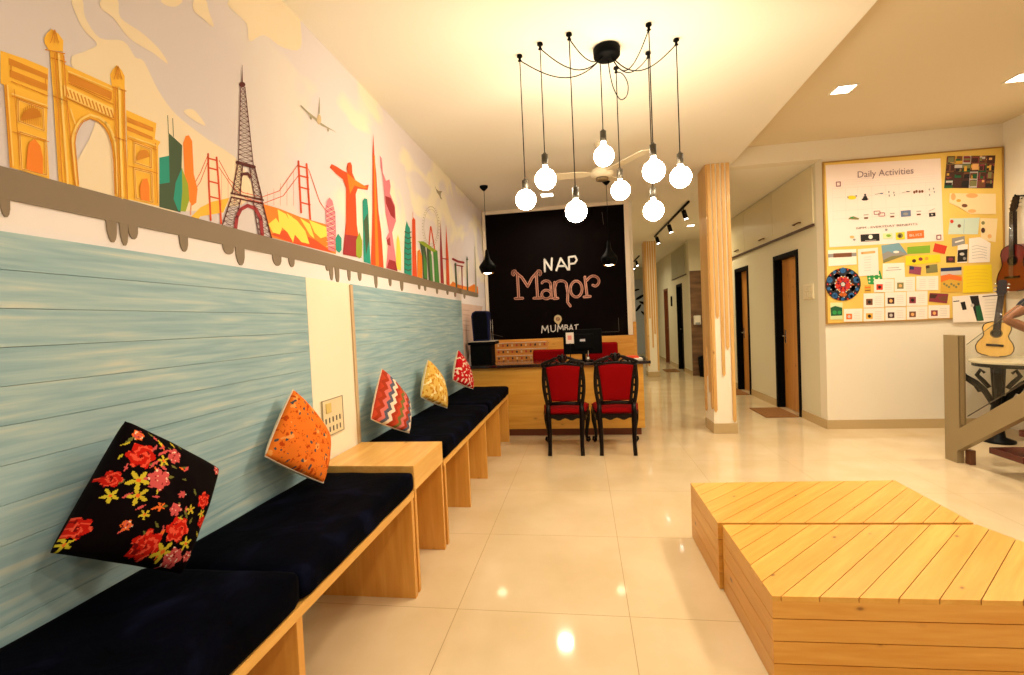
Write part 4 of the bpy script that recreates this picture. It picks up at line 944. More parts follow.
# x, y, socket top z, bulb bottom z, drape sag, hook?
BL = [(-.32, 2.986, 2.235, 2.049, .20, 1), (-.185, 2.886, 2.348, 2.135, .17, 1), (-.012, 2.827, 2.122, 1.918, .12, 1), (.174, 3.10, 2.532, 2.31, 0, 0), (.283, 3.269, 2.335, 2.131, .3, 2), (.47, 3.134, 2.164, 1.953, .16, 1), (.434, 2.836, 2.327, 2.112, .26, 1), (.619, 3.027, 2.324, 2.118, .2, 1)]
for (x, y, zs, zb, sag, hk) in BL:
    X, Y = x-cx, y-cy; b_ = B()
    if hk:
        tube(b_, [(X, Y, -.03), (X, Y, zs-ZC)], .0032, 6)
        a = math.atan2(Y, X); s0 = Vector((.035*cos(a), .035*sin(a), -.06)); e0 = Vector((X, Y, -.032)); pts = []
        for i in range(17):
            k = i/16; q = s0.lerp(e0, k); q.z -= sag*4*k*(1-k)*.55*(1.25-k*.5)
            if hk == 2: q.x += .05*sin(pi*k)*(1 if k > .35 else .2); q.z = -.06 - .16*sin(pi*k)**.8 + .028*k
            pts.append(q)
        if hk == 2:
            kp = [Vector(q) for q in ((.01, .03, -.06), (.02, .07, -.12), (.045, .13, -.19), (.09, .19, -.235), (.135, .22, -.20), (.145, .235, -.12), (.115, .24, -.05), (X, Y, -.032))]; pts = []
            for i in range(len(kp)-1):
                p0_, p1_, p2_, p3_ = kp[max(i-1, 0)], kp[i], kp[i+1], kp[min(i+2, len(kp)-1)]
                for k in (0, .25, .5, .75): pts.append(.5*((2*p1_)+(p2_-p0_)*k+(2*p0_-5*p1_+4*p2_-p3_)*k*k+(3*p1_-p0_-3*p2_+p3_)*k**3))
            pts.append(kp[-1])
        tube(b_, pts, .0032, 6)
    else: tube(b_, [(X, Y, -.055), (X, Y, zs-ZC)], .0032, 6)
    obj('cord', b_, BLACK, t)
    if hk:
        b_ = B(); lathe(b_, (X, Y, 0), [(0, -.001), (.016, -.001), (.018, -.012), (.008, -.018), (.008, -.03), (.013, -.036), (0, -.042)], 12); obj('ceiling_hook', b_, BLACK, t)
    Z0 = zs-ZC; zb_ = zb-ZC; zc_ = zb_+.063; hs = .066
    b_ = B(); lathe(b_, (X, Y, 0), [(0, Z0+.012), (.006, Z0+.01), (.012, Z0), (.0195, Z0-.004), (.0195, Z0-hs), (.016, Z0-hs-.002), (0, Z0-hs-.002)], 20); obj('socket', b_, SOCK, t)
    b_ = B(); R_ = .063; zt_ = Z0-hs-.003; pr_ = [(.0, zt_), (.014, zt_), (.016, zt_-.012)]
    a0 = math.asin(.022/R_); pr_ += [(R_*sin(a0+(pi-a0)*i/14), zc_+R_*cos(a0+(pi-a0)*i/14)) for i in range(15)]; pr_[-1] = (0, zb_)
    lathe(b_, (X, Y, 0), pr_, 24); obj('bulb', b_, BULB, t)

# ---- ceiling fan
t = thing('ceiling_fan', 'white three-blade ceiling fan behind the hanging bulbs', 'fan', (.235, 4.62, ZC))
FANW = mat('fan_white', (240, 228, 200), .35)
b_ = B(); lathe(b_, (0, 0, 0), [(0, -.001), (.06, -.001), (.055, -.03), (.02, -.06), (0, -.06)], 20); tube(b_, [(0, 0, -.05), (0, 0, -.245)], .012); obj('down_rod', b_, FANW, t)
b_ = B(); lathe(b_, (0, 0, 0), [(0, -.225), (.04, -.23), (.09, -.25), (.11, -.285), (.10, -.315), (.06, -.327), (0, -.327)], 28); obj('motor_housing', b_, FANW, t)
b_ = B(); lathe(b_, (0, 0, 0), [(0, -.328), (.06, -.328), (.056, -.35), (0, -.353)], 24); obj('bottom_cap', b_, mat('fan_cap', (120, 100, 70), .4), t)
for k in range(3):
    a = radians(-57+120*k); b_ = B(); R3 = Matrix.Rotation(a, 3, 'Z') @ Matrix.Rotation(radians(10), 3, 'X')
    pts = [(.10, -.025), (.2, -.06), (.6, -.068), (.635, -.05), (.64, .05), (.6, .066), (.2, .055), (.10, .025)]
    prism(b_, pts, lambda p_, q_, tt: R3 @ Vector((p_, q_, tt)) + Vector((0, 0, -.285)), -.003, .003); obj('blade', b_, FANW, t)

# ---- downlights (visible ones first, then lamps added for light)
def area(name, loc, size, energy, col=(1, .80, .55), shape='SQUARE', spread=160, rot=None):
    l = bpy.data.lights.new(name, 'AREA'); l.shape = shape; l.size = size; l.energy = energy; l.color = col; l.spread = radians(spread)
    o = bpy.data.objects.new(name, l); COL.objects.link(o); o.location = loc
    if rot: o.rotation_euler = rot
    return o
PANEL = mat('downlight_glow', (255, 250, 235), .5, emit=(1, .90, .74), estr=16); RIM = mat('downlight_rim', (240, 232, 214), .5)
def downlight(x, y, z, label, s=.16, e=22, col=(1, .86, .64), vis=True):
    t = thing('downlight', label, 'downlight', (x, y, z), group=None)
    b_ = B(); w = s/2
    for a in ((-w-.015, w+.015, -w-.015, -w), (-w-.015, w+.015, w, w+.015), (-w-.015, -w, -w, w), (w, w+.015, -w, w)): box(b_, *a, -.008, -.0005)
    obj('frame', b_, RIM, t); b_ = B(); box(b_, -w, w, -w, w, -.004, -.001); obj('diffuser', b_, PANEL, t)
    o = area('downlight_lamp', (0, 0, -.02), s, e, col); o.parent = t
downlight(-.395, 6.3, ZC, 'square ceiling downlight in front of the chalkboard', .15, 14)
downlight(2.26, 4.48, ZR, 'square downlight in the recessed ceiling over the right side', .14, 30)
downlight(3.69, 4.62, ZR, 'square downlight near right wall above the notice board', .14, 20)
downlight(2.42, 3.1, ZR, 'square downlight at the top edge of the recessed ceiling', .14, 30)
downlight(-.4, -.4, ZC, 'unseen square ceiling downlight added over the nearest bench, behind the camera', .16, 14)  # this and the next three are out of view, added to light the room
downlight(.7, -1.6, ZC, 'unseen square ceiling downlight added behind the camera by the entrance', .16, 24)
downlight(2.6, .6, ZR, 'unseen square downlight added in the recessed ceiling above the stairs', .14, 30)
downlight(.6, 1.0, ZC, 'unseen square ceiling downlight added above the camera', .16, 12)
downlight(.6, 8.6, ZC, 'small square downlight added to light the start of the hall', .12, 20, (1, .86, .55))  # last three lamps are added to give the hall its olive light
downlight(2.05, 9.3, ZC, 'small square downlight added for light over the corridor doors', .12, 17, (1, .86, .55))
downlight(.9, 13.6, ZC, 'small square downlight added to light the far end of the hall', .12, 26, (1, .9, .6))

# ---- track lights
SPOT = mat('spot_glow', (255, 255, 250), .5, emit=(1, .95, .85), estr=25)
def track(y0, y1, x0, x1, heads, label):
    t = thing('track_light', label, 'track light', (x0, y0, ZC))
    b_ = B(); tube(b_, [(0, 0, -.02), (x1-x0, y1-y0, -.02)], .018, 4); obj('rail', b_, BLACKM, t)
    for k in heads:
        p_ = Vector(((x1-x0)*k, (y1-y0)*k, -.03)); b_ = B(); tube(b_, [p_, p_+Vector((0, 0, -.05))], .008, 6)
        tube(b_, [p_+Vector((0, .0, -.04)), p_+Vector((.03, -.02, -.17))], .034, 14); h_ = obj('spot_head', b_, BLACKM, t)
        b_ = B(); q = p_+Vector((.0305, -.0205, -.1715)); tube(b_, [q, q+Vector((.0005, -.0003, -.003))], .027, 14); obj('lens', b_, SPOT, h_)
track(7.25, 10.2, 1.585, 1.53, (.12, .5, .92), 'nearer black ceiling track with three spotlights beside the pillar')
track(13.2, 16.2, 1.57, 1.55, (.25, .55), 'farther black ceiling track light seen beyond the chalkboard')

# ================================================================== NOTICE BOARD
KB = 3.374; OB = (810, 140)
t = thing('notice_board', 'large yellow pinboard with thin wooden frame on the cream wall', 'notice board', (3.54, YB, 1.18))
b_ = B(); box(b_, -.86, .86, -.018, -.001, 0, 1.77); obj('board', b_, noisy('yellow_felt', [(.3, (230, 190, 88)), (.7, (244, 208, 108))], (1, 1, 1), 2, rough=.85), t)
b_ = B()
for a in ((-.87, -.855, -.005, 1.775), (.855, .87, -.005, 1.775), (-.855, .855, -.005, .008), (-.855, .855, 1.762, 1.775)): box(b_, a[0], a[1], -.026, -.001, a[2], a[3])
obj('frame', b_, mat('thin_frame', (176, 132, 60), .5), t)
PMS = {}
def pc(n_, c_):
    PMS[n_] = mat('paper_'+n_, c_, .75); return PMS[n_]
cols = dict(white=(248, 236, 222), pink=(250, 230, 220), black=(26, 20, 20), grey=(150, 146, 142), blue=(120, 160, 176), paleblue=(206, 222, 206), green=(40, 150, 70), lime=(132, 176, 44), red=(214, 60, 34), orange=(238, 116, 40), yellow=(246, 214, 30), ochre=(220, 170, 60), brown=(120, 72, 44), dkbrown=(70, 38, 28), maroon=(140, 50, 60), olive=(132, 128, 78), cream=(248, 222, 170), purple=(150, 70, 96), navy=(34, 50, 96), lgrey=(206, 198, 190), palegreen=(214, 226, 170), slate=(104, 118, 150), dkgreen=(24, 90, 52), peach=(240, 180, 110))
ck = list(cols); PML = [pc(k, cols[k]) for k in ck]; CI = {k: i for i, k in enumerate(ck)}
layer = [0]
class Paper(Flat):
    def __init__(s, quad, c, lift=None):
        layer[0] += 1
        super().__init__(1, YB-.018, -1, OB[0], OB[1], KB, step=.00012, start=.0022+.00125*(layer[0] % 4) if lift is None else lift)
        a = [s.P(*q) for q in quad]; s.off0 = s.off
        vs = [s.bm.verts.new(q) for q in a]; bk = [s.bm.verts.new(q+Vector((0, .0009, 0))) for q in a]
        for f_ in [s.bm.faces.new(vs), s.bm.faces.new(bk[::-1])]+[s.bm.faces.new((vs[i], bk[i], bk[(i+1) % len(a)], vs[(i+1) % len(a)])) for i in range(len(a))]: f_.material_index = CI[c]
        s.off += .0002
    def c(s, n_): return CI[n_]
    def fin(s, name, label, cat='paper', group=None):
        o = obj(name, s.bm, PML, fix=False); return tag(o, label, cat, group)
def rect(x0, y0, x1, y1, sk=0.0): return [(x0, y0), (x1, y0-(x1-x0)*sk), (x1, y1-(x1-x0)*sk), (x0, y1)]
# main poster, its icons in 7.5x crop coordinates
S = lambda x, y: ((820+x/7.5-OB[0])*KB, (160+y/7.5-OB[1])*KB)
p_ = Paper([(52, 85), (440, 62), (450, 340), (65, 362)], 'pink', lift=.0022); p_.step = .00006
def ip(pts, c_): p_.poly([S(*q) for q in pts], CI[c_])
def idisc(cx_, cy_, rx, ry, c_): ip([(cx_+rx*cos(2*pi*i/16), cy_+ry*sin(2*pi*i/16)) for i in range(16)], c_)
def istroke(pts, w, c_): p_.stroke([S(*q) for q in pts], w*KB/7.5, CI[c_], cap=False)
for x_ in (92, 190, 280, 385, 490, 590, 685, 790): istroke([(x_, 215-(x_-92)*.06), (x_+6, 470-(x_-92)*.06)], 1.0, 'lgrey')
for y_ in (215, 285, 385, 445): istroke([(92, y_), (870, y_-50)], 1.2, 'lgrey')
for y_ in (140, 158, 175): istroke([(190, y_+10), (860, y_-35)], .8, 'lgrey')
idisc(238, 282, 33, 15, 'yellow'); ip([(205, 270), (215, 278), (205, 290)], 'olive'); idisc(270, 270, 6, 5, 'dkbrown')
idisc(337, 262, 8, 9, 'black'); ip([(326, 272), (348, 270), (356, 290), (366, 292), (350, 304), (320, 305), (308, 296), (320, 288)], 'black')
istroke([(410, 258), (475, 248)], 4, 'grey'); idisc(460, 252, 12, 5, 'slate'); istroke([(612, 246), (680, 234)], 3, 'grey'); idisc(658, 238, 14, 4, 'dkbrown')
for q in ((515, 240), (518, 268), (552, 245), (556, 265), (818, 222), (820, 262), (850, 215), (855, 240)): idisc(*q, 5, 8, 'grey')
for q in ((705, 242), (722, 236), (745, 238), (765, 236)): idisc(*q, 9, 11, 'brown'); 
ip([(210, 445), (222, 430), (250, 422), (270, 430), (292, 438), (288, 448)], 'olive'); idisc(238, 432, 12, 6, 'green')
for q in ((344, 413), (540, 402), (738, 386)): istroke([(q[0]-18, q[1]), (q[0]+18, q[1]-2)], 6, 'grey'); istroke([(q[0]-15, q[1]+24), (q[0]+15, q[1]+22)], 12, 'brown')
for q in ((425, 395), (460, 408)): p_.stroke([S(q[0]+a, q[1]+b_) for a, b_ in ((-22, -10), (22, -12), (24, 12), (-20, 14))], 2.0, CI['maroon'], closed=True, cap=False)
ip([(603, 382), (678, 376), (680, 422), (605, 428)], 'slate'); idisc(640, 405, 20, 10, 'grey')
ip([(815, 398), (862, 394), (864, 422), (817, 427)], 'black'); istroke([(812, 385), (858, 365)], 3, 'grey'); idisc(838, 410, 8, 6, 'lgrey')
idisc(238, 578, 18, 10, 'peach'); idisc(255, 598, 10, 8, 'grey'); idisc(495, 524, 10, 9, 'grey')
ip([(302, 560), (443, 552), (445, 606), (304, 614)], 'black'); idisc(377, 577, 16, 16, 'white'); istroke([(335, 606), (418, 601)], 4, 'lgrey')
ip([(468, 552), (540, 548), (542, 588), (470, 592)], 'palegreen'); idisc(512, 568, 18, 10, 'lime')
ip([(565, 545), (632, 540), (634, 594), (568, 600)], 'yellow'); idisc(598, 568, 22, 20, 'olive'); idisc(595, 570, 10, 12, 'dkbrown')
ip([(650, 535), (776, 526), (778, 584), (652, 594)], 'orange')
for q in ((135, 182), (888, 580)): p_.stroke([S(q[0]+a, q[1]+b_) for a, b_ in ((-15, -15), (15, -17), (16, 14), (-14, 16))], 2.6, CI['maroon'], closed=True)
nn = Vector((0, -1, 0))
po = p_.fin('activity_poster', 'big pale poster headed Daily Activities filling the upper left of the notice board', 'poster')
def pt(x, y, d=.0070): q = S(x, y); r_ = on(OB[0]+q[0]/KB, OB[1]+q[1]/KB, 1, YB-.018); r_.y -= d; return r_
b_ = B(); text_bm(b_, 'Daily Activities', pt(280, 134), pt(698, 102), .068, nn); obj('title_lettering', b_, mat('title_ink', (150, 120, 124), .7), po)
b_ = B(); text_bm(b_, 'NPM . EVERYDAY BENEFITS', pt(270, 520), pt(728, 488), .022, nn); obj('subtitle_lettering', b_, mat('sub_ink', (120, 96, 90), .7), po)
b_ = B(); text_bm(b_, 'BLISS', pt(668, 576, .0078), pt(762, 568, .0078), .026, nn); obj('badge_lettering', b_, mat('badge_ink', (250, 220, 200), .7), po)
# photo collage
p_ = Paper([(462, 55), (625, 52), (617, 163), (452, 162)], 'dkbrown', lift=.0022); p_.step = .00004; random.seed(11)
pool = ['brown', 'dkbrown', 'black', 'olive', 'maroon', 'black', 'dkbrown', 'dkbrown', 'brown', 'dkgreen', 'brown', 'black', 'peach', 'lgrey', 'maroon', 'ochre']
for k_ in range(170):
    for j in (0,):
        i_ = random.randrange(6); j_ = random.randrange(4); w_ = random.uniform(.03, .16) if k_ > 24 else .166; h_ = random.uniform(.04, .2) if k_ > 24 else .25
        u0 = i_/6+(random.uniform(0, max(.16-w_, 0)) if k_ > 24 else 0); v0 = j_/4+(random.uniform(0, max(.24-h_, 0)) if k_ > 24 else 0); u1, v1 = min(u0+w_, 1), min(v0+h_, 1); Q = lambda u, v: ((462-10*v)+(163-u*0+2*v)*u, 55-3*u+(108)*v)
        p_.poly([Q(u0, v0), Q(u1, v0), Q(u1, v1), Q(u0, v1)], CI[random.choice(pool)])
p_.fin('photo_collage', 'dark photo collage in the top right corner of the notice board', 'photos')
p_ = Paper([(470, 180), (625, 182), (626, 250), (540, 250), (500, 226), (468, 212)], 'cream')
for q in ((545, 188, 20, 8, 'peach'), (500, 205, 8, 5, 'ochre'), (520, 222, 10, 6, 'brown'), (545, 240, 14, 6, 'peach'), (482, 192, 8, 12, 'peach')): p_.disc(q[:2], q[2], CI[q[4]], q[3])
p_.fin('drawn_map', 'cream hand-drawn map sheet with a torn lower edge, below the photo collage')
p_ = Paper([(472, 265), (572, 262), (566, 318), (465, 318)], 'paleblue'); 
for q in ((478, 275, 'red'), (503, 290, 'brown')): p_.disc(q[:2], 6, CI[q[2]])
p_.stroke([(520, 268), (518, 315)], 1, CI['blue'], cap=False); p_.fin('leaflet', 'pale blue leaflet pinned right of the activity poster', 'leaflet')
p_ = Paper([(574, 264), (632, 265), (625, 345), (576, 336)], 'cream')
for q in ((560, 277), (562, 302)): pass
p_.disc((583, 280), 6, CI['olive']); p_.disc((583, 305), 7, CI['dkbrown'], 9); p_.disc((605, 325), 7, CI['peach']); p_.fin('note_sheet', 'cream note sheet pinned right of the pale blue leaflet')
p_ = Paper([(478, 332), (520, 324), (522, 350), (478, 360)], 'grey'); p_.stroke([(490, 345), (515, 338)], 5, CI['white']); p_.fin('banknote', 'small tilted grey printed slip below the pale blue leaflet')
p_ = Paper([(535, 332), (572, 328), (608, 348), (605, 412), (533, 415)], 'white')
for k in range(5): p_.stroke([(545, 360+k*10), (560+k*6, 356+k*10), (595, 364+k*9)], 1, CI['grey'], cap=False)
p_.fin('pencil_sketch', 'white pencil sketch above the bright yellow sheet')
p_ = Paper(rect(459, 392, 489, 414), 'dkbrown'); p_.disc((474, 402), 8, CI['maroon'], 5); p_.fin('photo_card', 'tiny dark maroon card left of the black and white photo', 'photo')
p_ = Paper([(498, 352), (532, 352), (530, 414), (495, 415)], 'white'); p_.poly([(498, 372), (531, 368), (529, 410), (496, 412)], CI['black']); p_.disc((512, 385), 8, CI['lgrey'], 5); p_.disc((520, 400), 5, CI['grey'])
p_.fin('photo_card', 'small black and white photo beside the pencil sketch', 'photo')
p_ = Paper([(440, 432), (510, 428), (512, 512), (440, 515)], 'ochre')
p_.poly([(440, 432), (510, 428), (510, 440), (440, 444)], CI['navy'], False); p_.poly([(440, 444), (510, 440), (510, 454), (440, 458)], CI['lgrey'], False); p_.poly([(440, 458), (470, 452), (511, 462), (511, 476), (470, 470), (440, 480)], CI['orange'], False)
for k in range(7): p_.disc((452+k*8, 486+(k % 3)*5), 4, CI['olive'], adv=False)
p_.fin('landscape_painting', 'small painting of blue sky and orange field, left of the yellow sheet', 'painting')
p_ = Paper([(517, 425), (611, 420), (615, 512), (514, 516)], 'yellow')
for k in range(6): p_.stroke([(526, 440+k*11), (560, 436+k*11), (600, 438+k*11)], .8, CI['ochre'], cap=False)
p_.fin('yellow_sheet', 'square bright yellow sheet at the lower right of the board')
p_ = Paper([(328, 361), (405, 355), (405, 381), (328, 385)], 'lime'); p_.fin('ticket', 'light green ticket just below the activity poster', 'ticket')
p_ = Paper([(421, 348), (462, 358), (454, 385), (414, 376)], 'red'); p_.fin('postcard', 'tilted orange-red card right of the light green ticket', 'card')
p_ = Paper([(322, 392), (438, 386), (440, 412), (322, 424)], 'yellow')
for q in ((350, 408, 'dkbrown'), (372, 402, 'maroon'), (392, 400, 'ochre')): p_.disc(q[:2], 7, CI[q[2]], 6)
p_.fin('banner_strip', 'long yellow strip with tiny pictures below the light green ticket')
p_ = Paper([(335, 425), (375, 429), (372, 455), (333, 450)], 'purple'); p_.poly([(335, 425), (350, 427), (349, 438), (334, 437)], CI['navy']); p_.fin('postcard', 'small purple card below the yellow strip', 'card')
p_ = Paper([(390, 424), (429, 418), (431, 446), (392, 450)], 'olive'); p_.poly([(390, 424), (402, 422), (403, 432), (391, 434)], CI['dkbrown']); p_.fin('postcard', 'small olive green card right of the purple card', 'card')
p_ = Paper([(240, 356), (300, 347), (329, 386), (247, 415)], 'blue'); p_.poly([(243, 385), (262, 375), (285, 384), (300, 372), (329, 386), (247, 415)], CI['grey']); p_.poly([(246, 405), (275, 392), (320, 388), (247, 415)], CI['olive']); p_.disc((290, 378), 10, CI['white'], 4)
p_.fin('mountain_postcard', 'tilted mountain postcard with blue sky under the activity poster', 'card')
p_ = Paper([(60, 372), (155, 368), (157, 420), (62, 426)], 'white'); p_.poly([(60, 385), (156, 380), (156, 392), (60, 397)], CI['grey']); p_.poly([(78, 383), (140, 380), (140, 394), (78, 397)], CI['brown']); p_.fin('leaflet', 'white leaflet with brown stripe above the round mandala', 'leaflet')
p_ = Paper([(160, 369), (228, 363), (231, 455), (163, 460)], 'pink'); p_.stroke([(174, 382), (216, 378)], 8, CI['peach'])
for k in range(6): p_.stroke([(182, 396+k*9), (205, 394+k*9)], 1.5, CI['lgrey'], cap=False)
p_.fin('menu_sheet', 'tall pale sheet with orange heading right of the striped leaflet')
p_ = Paper([(245, 417), (318, 414), (320, 464), (245, 468)], 'white'); p_.stroke([(262, 432), (300, 430)], 2, CI['grey'], cap=False); p_.stroke([(255, 440), (308, 437)], 2, CI['grey'], cap=False); p_.fin('notice_sheet', 'white notice with two printed lines under the mountain postcard')
p_ = Paper([(190, 446), (210, 450), (236, 440), (246, 478), (222, 488), (196, 486)], 'green')
for k in range(9): p_.disc((200+k % 3*16, 456+k//3*11), 3.2, CI['palegreen'], adv=False)
p_.fin('leaf_drawing', 'bright green cut-out drawing right of the mandala', 'drawing')
p_ = Paper(rect(183, 490, 205, 515), 'ochre'); p_.stroke([(186, 498), (202, 497)], 4, CI['orange']); p_.stroke([(186, 508), (202, 507)], 3, CI['brown']); p_.fin('stamp', 'small orange stamp below the bright green cut-out')
cards = [('upper row of white cards, leftmost', (215, 470, 282, 514), 'red'), ('upper row of white cards, middle', (285, 463, 354, 511), 'olive'), ('upper row of white cards, rightmost and only print', (358, 460, 432, 508), None),
         ('middle row of white cards, leftmost', (180, 518, 249, 566), 'brown'), ('middle row of white cards, second', (252, 514, 323, 562), 'dkbrown'), ('middle row of white cards, third', (326, 511, 396, 560), 'maroon'),
         ('bottom row of white cards, first beside green picture', (114, 570, 176, 613), 'orange'), ('bottom row of white cards, second', (180, 568, 250, 612), 'ochre'), ('bottom row of white cards, third', (253, 565, 322, 609), 'dkbrown'), ('bottom row of white cards, fourth', (326, 562, 396, 606), 'brown'), ('bottom row of white cards, last at the right', (399, 558, 470, 602), 'maroon')]
for lb, (a, c_, d_, e_), pic in cards:
    p_ = Paper(rect(a, c_, d_, e_, .02), 'white'); w_, h_ = d_-a, e_-c_
    if pic:
        p_.poly(rect(a+w_*.12, c_+h_*.38, a+w_*.44, c_+h_*.82, .02), CI[pic]); p_.disc((a+w_*.28, c_+h_*.6), w_*.08, CI[random.choice(['peach', 'lgrey', 'black'])])
        xs_ = [(.55, .88)]
    else: xs_ = [(.14, .42), (.56, .86)]
    for s0, s1 in xs_:
        for k in range(5): p_.stroke([(a+w_*s0, c_+h_*(.25+.13*k)), (a+w_*s1, c_+h_*(.24+.13*k))], 1.1, CI['lgrey'], cap=False, adv=False)
    p_.fin('info_card', 'white card on the notice board, '+lb, 'card', 'white info cards in rows')
p_ = Paper([(403, 516), (466, 519), (461, 551), (400, 545)], 'maroon'); p_.poly([(405, 520), (430, 522), (420, 535), (402, 533)], CI['dkbrown']); p_.poly([(430, 530), (460, 526), (458, 545), (440, 542)], CI['brown']); p_.fin('photo_card', 'tilted maroon photo above the last bottom-row card', 'photo')
p_ = Paper(rect(68, 549, 109, 606, .02), 'palegreen'); p_.poly([(68, 566), (84, 560), (108, 566), (108, 592), (70, 594)], CI['dkgreen']); p_.disc((82, 582), 7, CI['green']); p_.disc((98, 582), 6, CI['green']); p_.fin('photo_card', 'small green picture below the mandala in the lower left corner', 'photo')
# mandala
t = thing('mandala_disc', 'round black mandala with red, orange and blue motifs on the board', 'wall hanging', (0, 0, 0))
f = Flat(1, YB-.018, -1, OB[0], OB[1], KB, start=.0085, step=.0003); c0 = (110, 487)
ctr = on(OB[0]+c0[0]/KB, OB[1]+c0[1]/KB, 1, YB-.018); rr_ = (on(OB[0]+(c0[0]+60)/KB, OB[1]+c0[1]/KB, 1, YB-.018)-ctr).length
t.location = ctr
b_ = B(); prism(b_, [(rr_*cos(2*pi*i/48), rr_*sin(2*pi*i/48)) for i in range(48)], lambda a, c, tt: (a, -tt, c), .0062, .0085); obj('disc', b_, mat('mandala_black', (24, 20, 30), .5), t)
def mring(n_, r_, s_, mcol, ph, shp=5):
    for k in range(n_):
        a = 2*pi*k/n_+ph; f.disc((c0[0]+r_*cos(a), c0[1]-r_*sin(a)), s_, mcol, n=shp, adv=False)
mring(5, 34, 14, 5, pi/2+.63, 4); mring(5, 35, 12, 1, pi/2+.63, 4); f.off += .0002
mring(5, 47, 10, 2, pi/2, 10); mring(10, 50, 6, 2, .3, 8); mring(10, 52, 3, 0, .0, 6); mring(15, 44, 2, 3, .2, 6); mring(5, 18, 11, 0, pi/2+.63, 5); mring(5, 17, 7, 4, pi/2, 6); f.disc((110, 487), 7, 3, n=10); mring(15, 27, 2.5, 3, .1, 6); mring(5, 24, 3, 1, pi/2, 6)
o = f.done('painted_motifs', [mat('mandala_red', (206, 44, 24), .6), mat('mandala_amber', (232, 150, 50), .6), mat('mandala_blue', (30, 92, 150), .6), PMS['lgrey'], mat('mandala_pink', (206, 50, 80), .6), PMS['orange']]); o.parent = t; o.location = -Vector(t.location)
# newspaper clippings to the right of the board bottom
p_ = Paper([(478, 528), (640, 516), (632, 612), (480, 616)], 'white', lift=.0105); p_.poly([(536, 527), (565, 525), (580, 610), (560, 611)], CI['black']); p_.poly([(556, 560), (572, 558), (584, 609), (562, 610)], CI['dkgreen']); p_.poly([(505, 548), (520, 545), (526, 572), (512, 574)], CI['black']); p_.stroke([(482, 545), (500, 543)], 3, CI['black']); p_.stroke([(580, 528), (636, 524)], 3, CI['dkbrown'])
for k in range(7): p_.stroke([(586, 540+k*10), (626, 537+k*10)], 1.2, CI['lgrey'], cap=False, adv=False)
p_.disc((545, 558), 6, CI['lgrey']); p_.fin('newspaper_clipping', 'newspaper pages with dark green column at lower right of the board', 'newspaper')

# ---- switch plate by the board
t = thing('switch_plate', 'white multi-switch plate on the corridor wall beside the near door', 'switch', (XB, 6.13, 1.56))
b_ = B(); box(b_, -.012, -.001, -.13, .13, -.09, .09, bev=.003); obj('plate', b_, mat('plate_white', (236, 224, 192), .4), t)
for r_ in range(2):
    for k in range(4): b_ = B(); box(b_, -.017, -.012, -.11+k*.057, -.065+k*.057, -.07+r_*.08, -.01+r_*.08, bev=.002); obj('switch', b_, mat('switch_white', (226, 214, 182), .35), t)
# door mats
COIR = noisy('coir', [(.3, (120, 78, 34)), (.7, (164, 112, 56))], (1, 1, 1), 120, 2, .95)
for (x0, x1, y0, y1, lb) in ((2.25, 2.64, 6.40, 7.02, 'brown coir mat in front of the nearer corridor door'), (2.25, 2.64, 8.2, 8.85, 'brown coir mat in front of the second corridor door'), (1.93, 2.24, 11.75, 12.3, 'small brown mat at the far end of the hall')):
    b_ = B(); box(b_, -(x1-x0)/2, (x1-x0)/2, -(y1-y0)/2, (y1-y0)/2, 0, .014, bev=.004); o = obj('door_mat', b_, COIR); o.location = ((x0+x1)/2, (y0+y1)/2, .0005); tag(o, lb, 'door mat')
# small items in the hall
t = thing('soap_dispenser', 'small white dispenser on the brown stone cladding in the hall', 'dispenser', (2.47, 10.925, 1.12))
b_ = B(); box(b_, -.07, .07, -.09, 0, 0, .2, bev=.015); obj('body', b_, WHITE, t); b_ = B(); box(b_, -.05, .05, -.105, -.09, .0, .05, bev=.006); obj('lever', b_, mat('grey_plastic', (150, 150, 150), .4), t)
t = thing('waste_bin', 'black waste bin standing against the brown stone cladding', 'bin', (2.56, 10.75, 0))
b_ = B(); lathe(b_, (0, 0, 0), [(0, 0), (.10, 0), (.13, .38), (.12, .38), (.09, .02), (0, .02)], 20); obj('body', b_, BLACK, t); b_ = B(); lathe(b_, (0, 0, 0), [(.13, .382), (.125, .42), (.06, .45), (0, .455)], 20); obj('lid', b_, BLACK, t)
b_ = B(); box(b_, -.02, 0, -.08, .08, -.13, .13, bev=.005); o = obj('wall_sign', b_, BLACK); o.location = (2.349, 13.1, 1.72); tag(o, 'small black plate on the hall wall between the two far doors', 'sign')
t = thing('wall_decal', 'dark leaf decal on a pale panel far behind the chalkboard edge', 'wall decor', (1.93, 16.49, 1.7))
b_ = B(); box(b_, -.26, .26, -.03, 0, -1.6, .9, bev=.004); obj('panel', b_, mat('panel_grey', (168, 176, 186), .6), t)
b_ = B()
for (x, z, r_, a) in ((0, .3, .16, .5), (.1, .1, .15, -.4), (-.06, -.05, .15, .9), (.1, -.25, .12, -.8), (-.1, .55, .1, .2)):
    prism(b_, [(x+r_*cos(q)*cos(a)-r_*.3*sin(q)*sin(a), z+r_*cos(q)*sin(a)+r_*.3*sin(q)*cos(a)) for q in [2*pi*i/12 for i in range(12)]], lambda p1, q1, tt: (p1, -tt, q1), .031, .036)
obj('leaves', b_, BLACK, t)

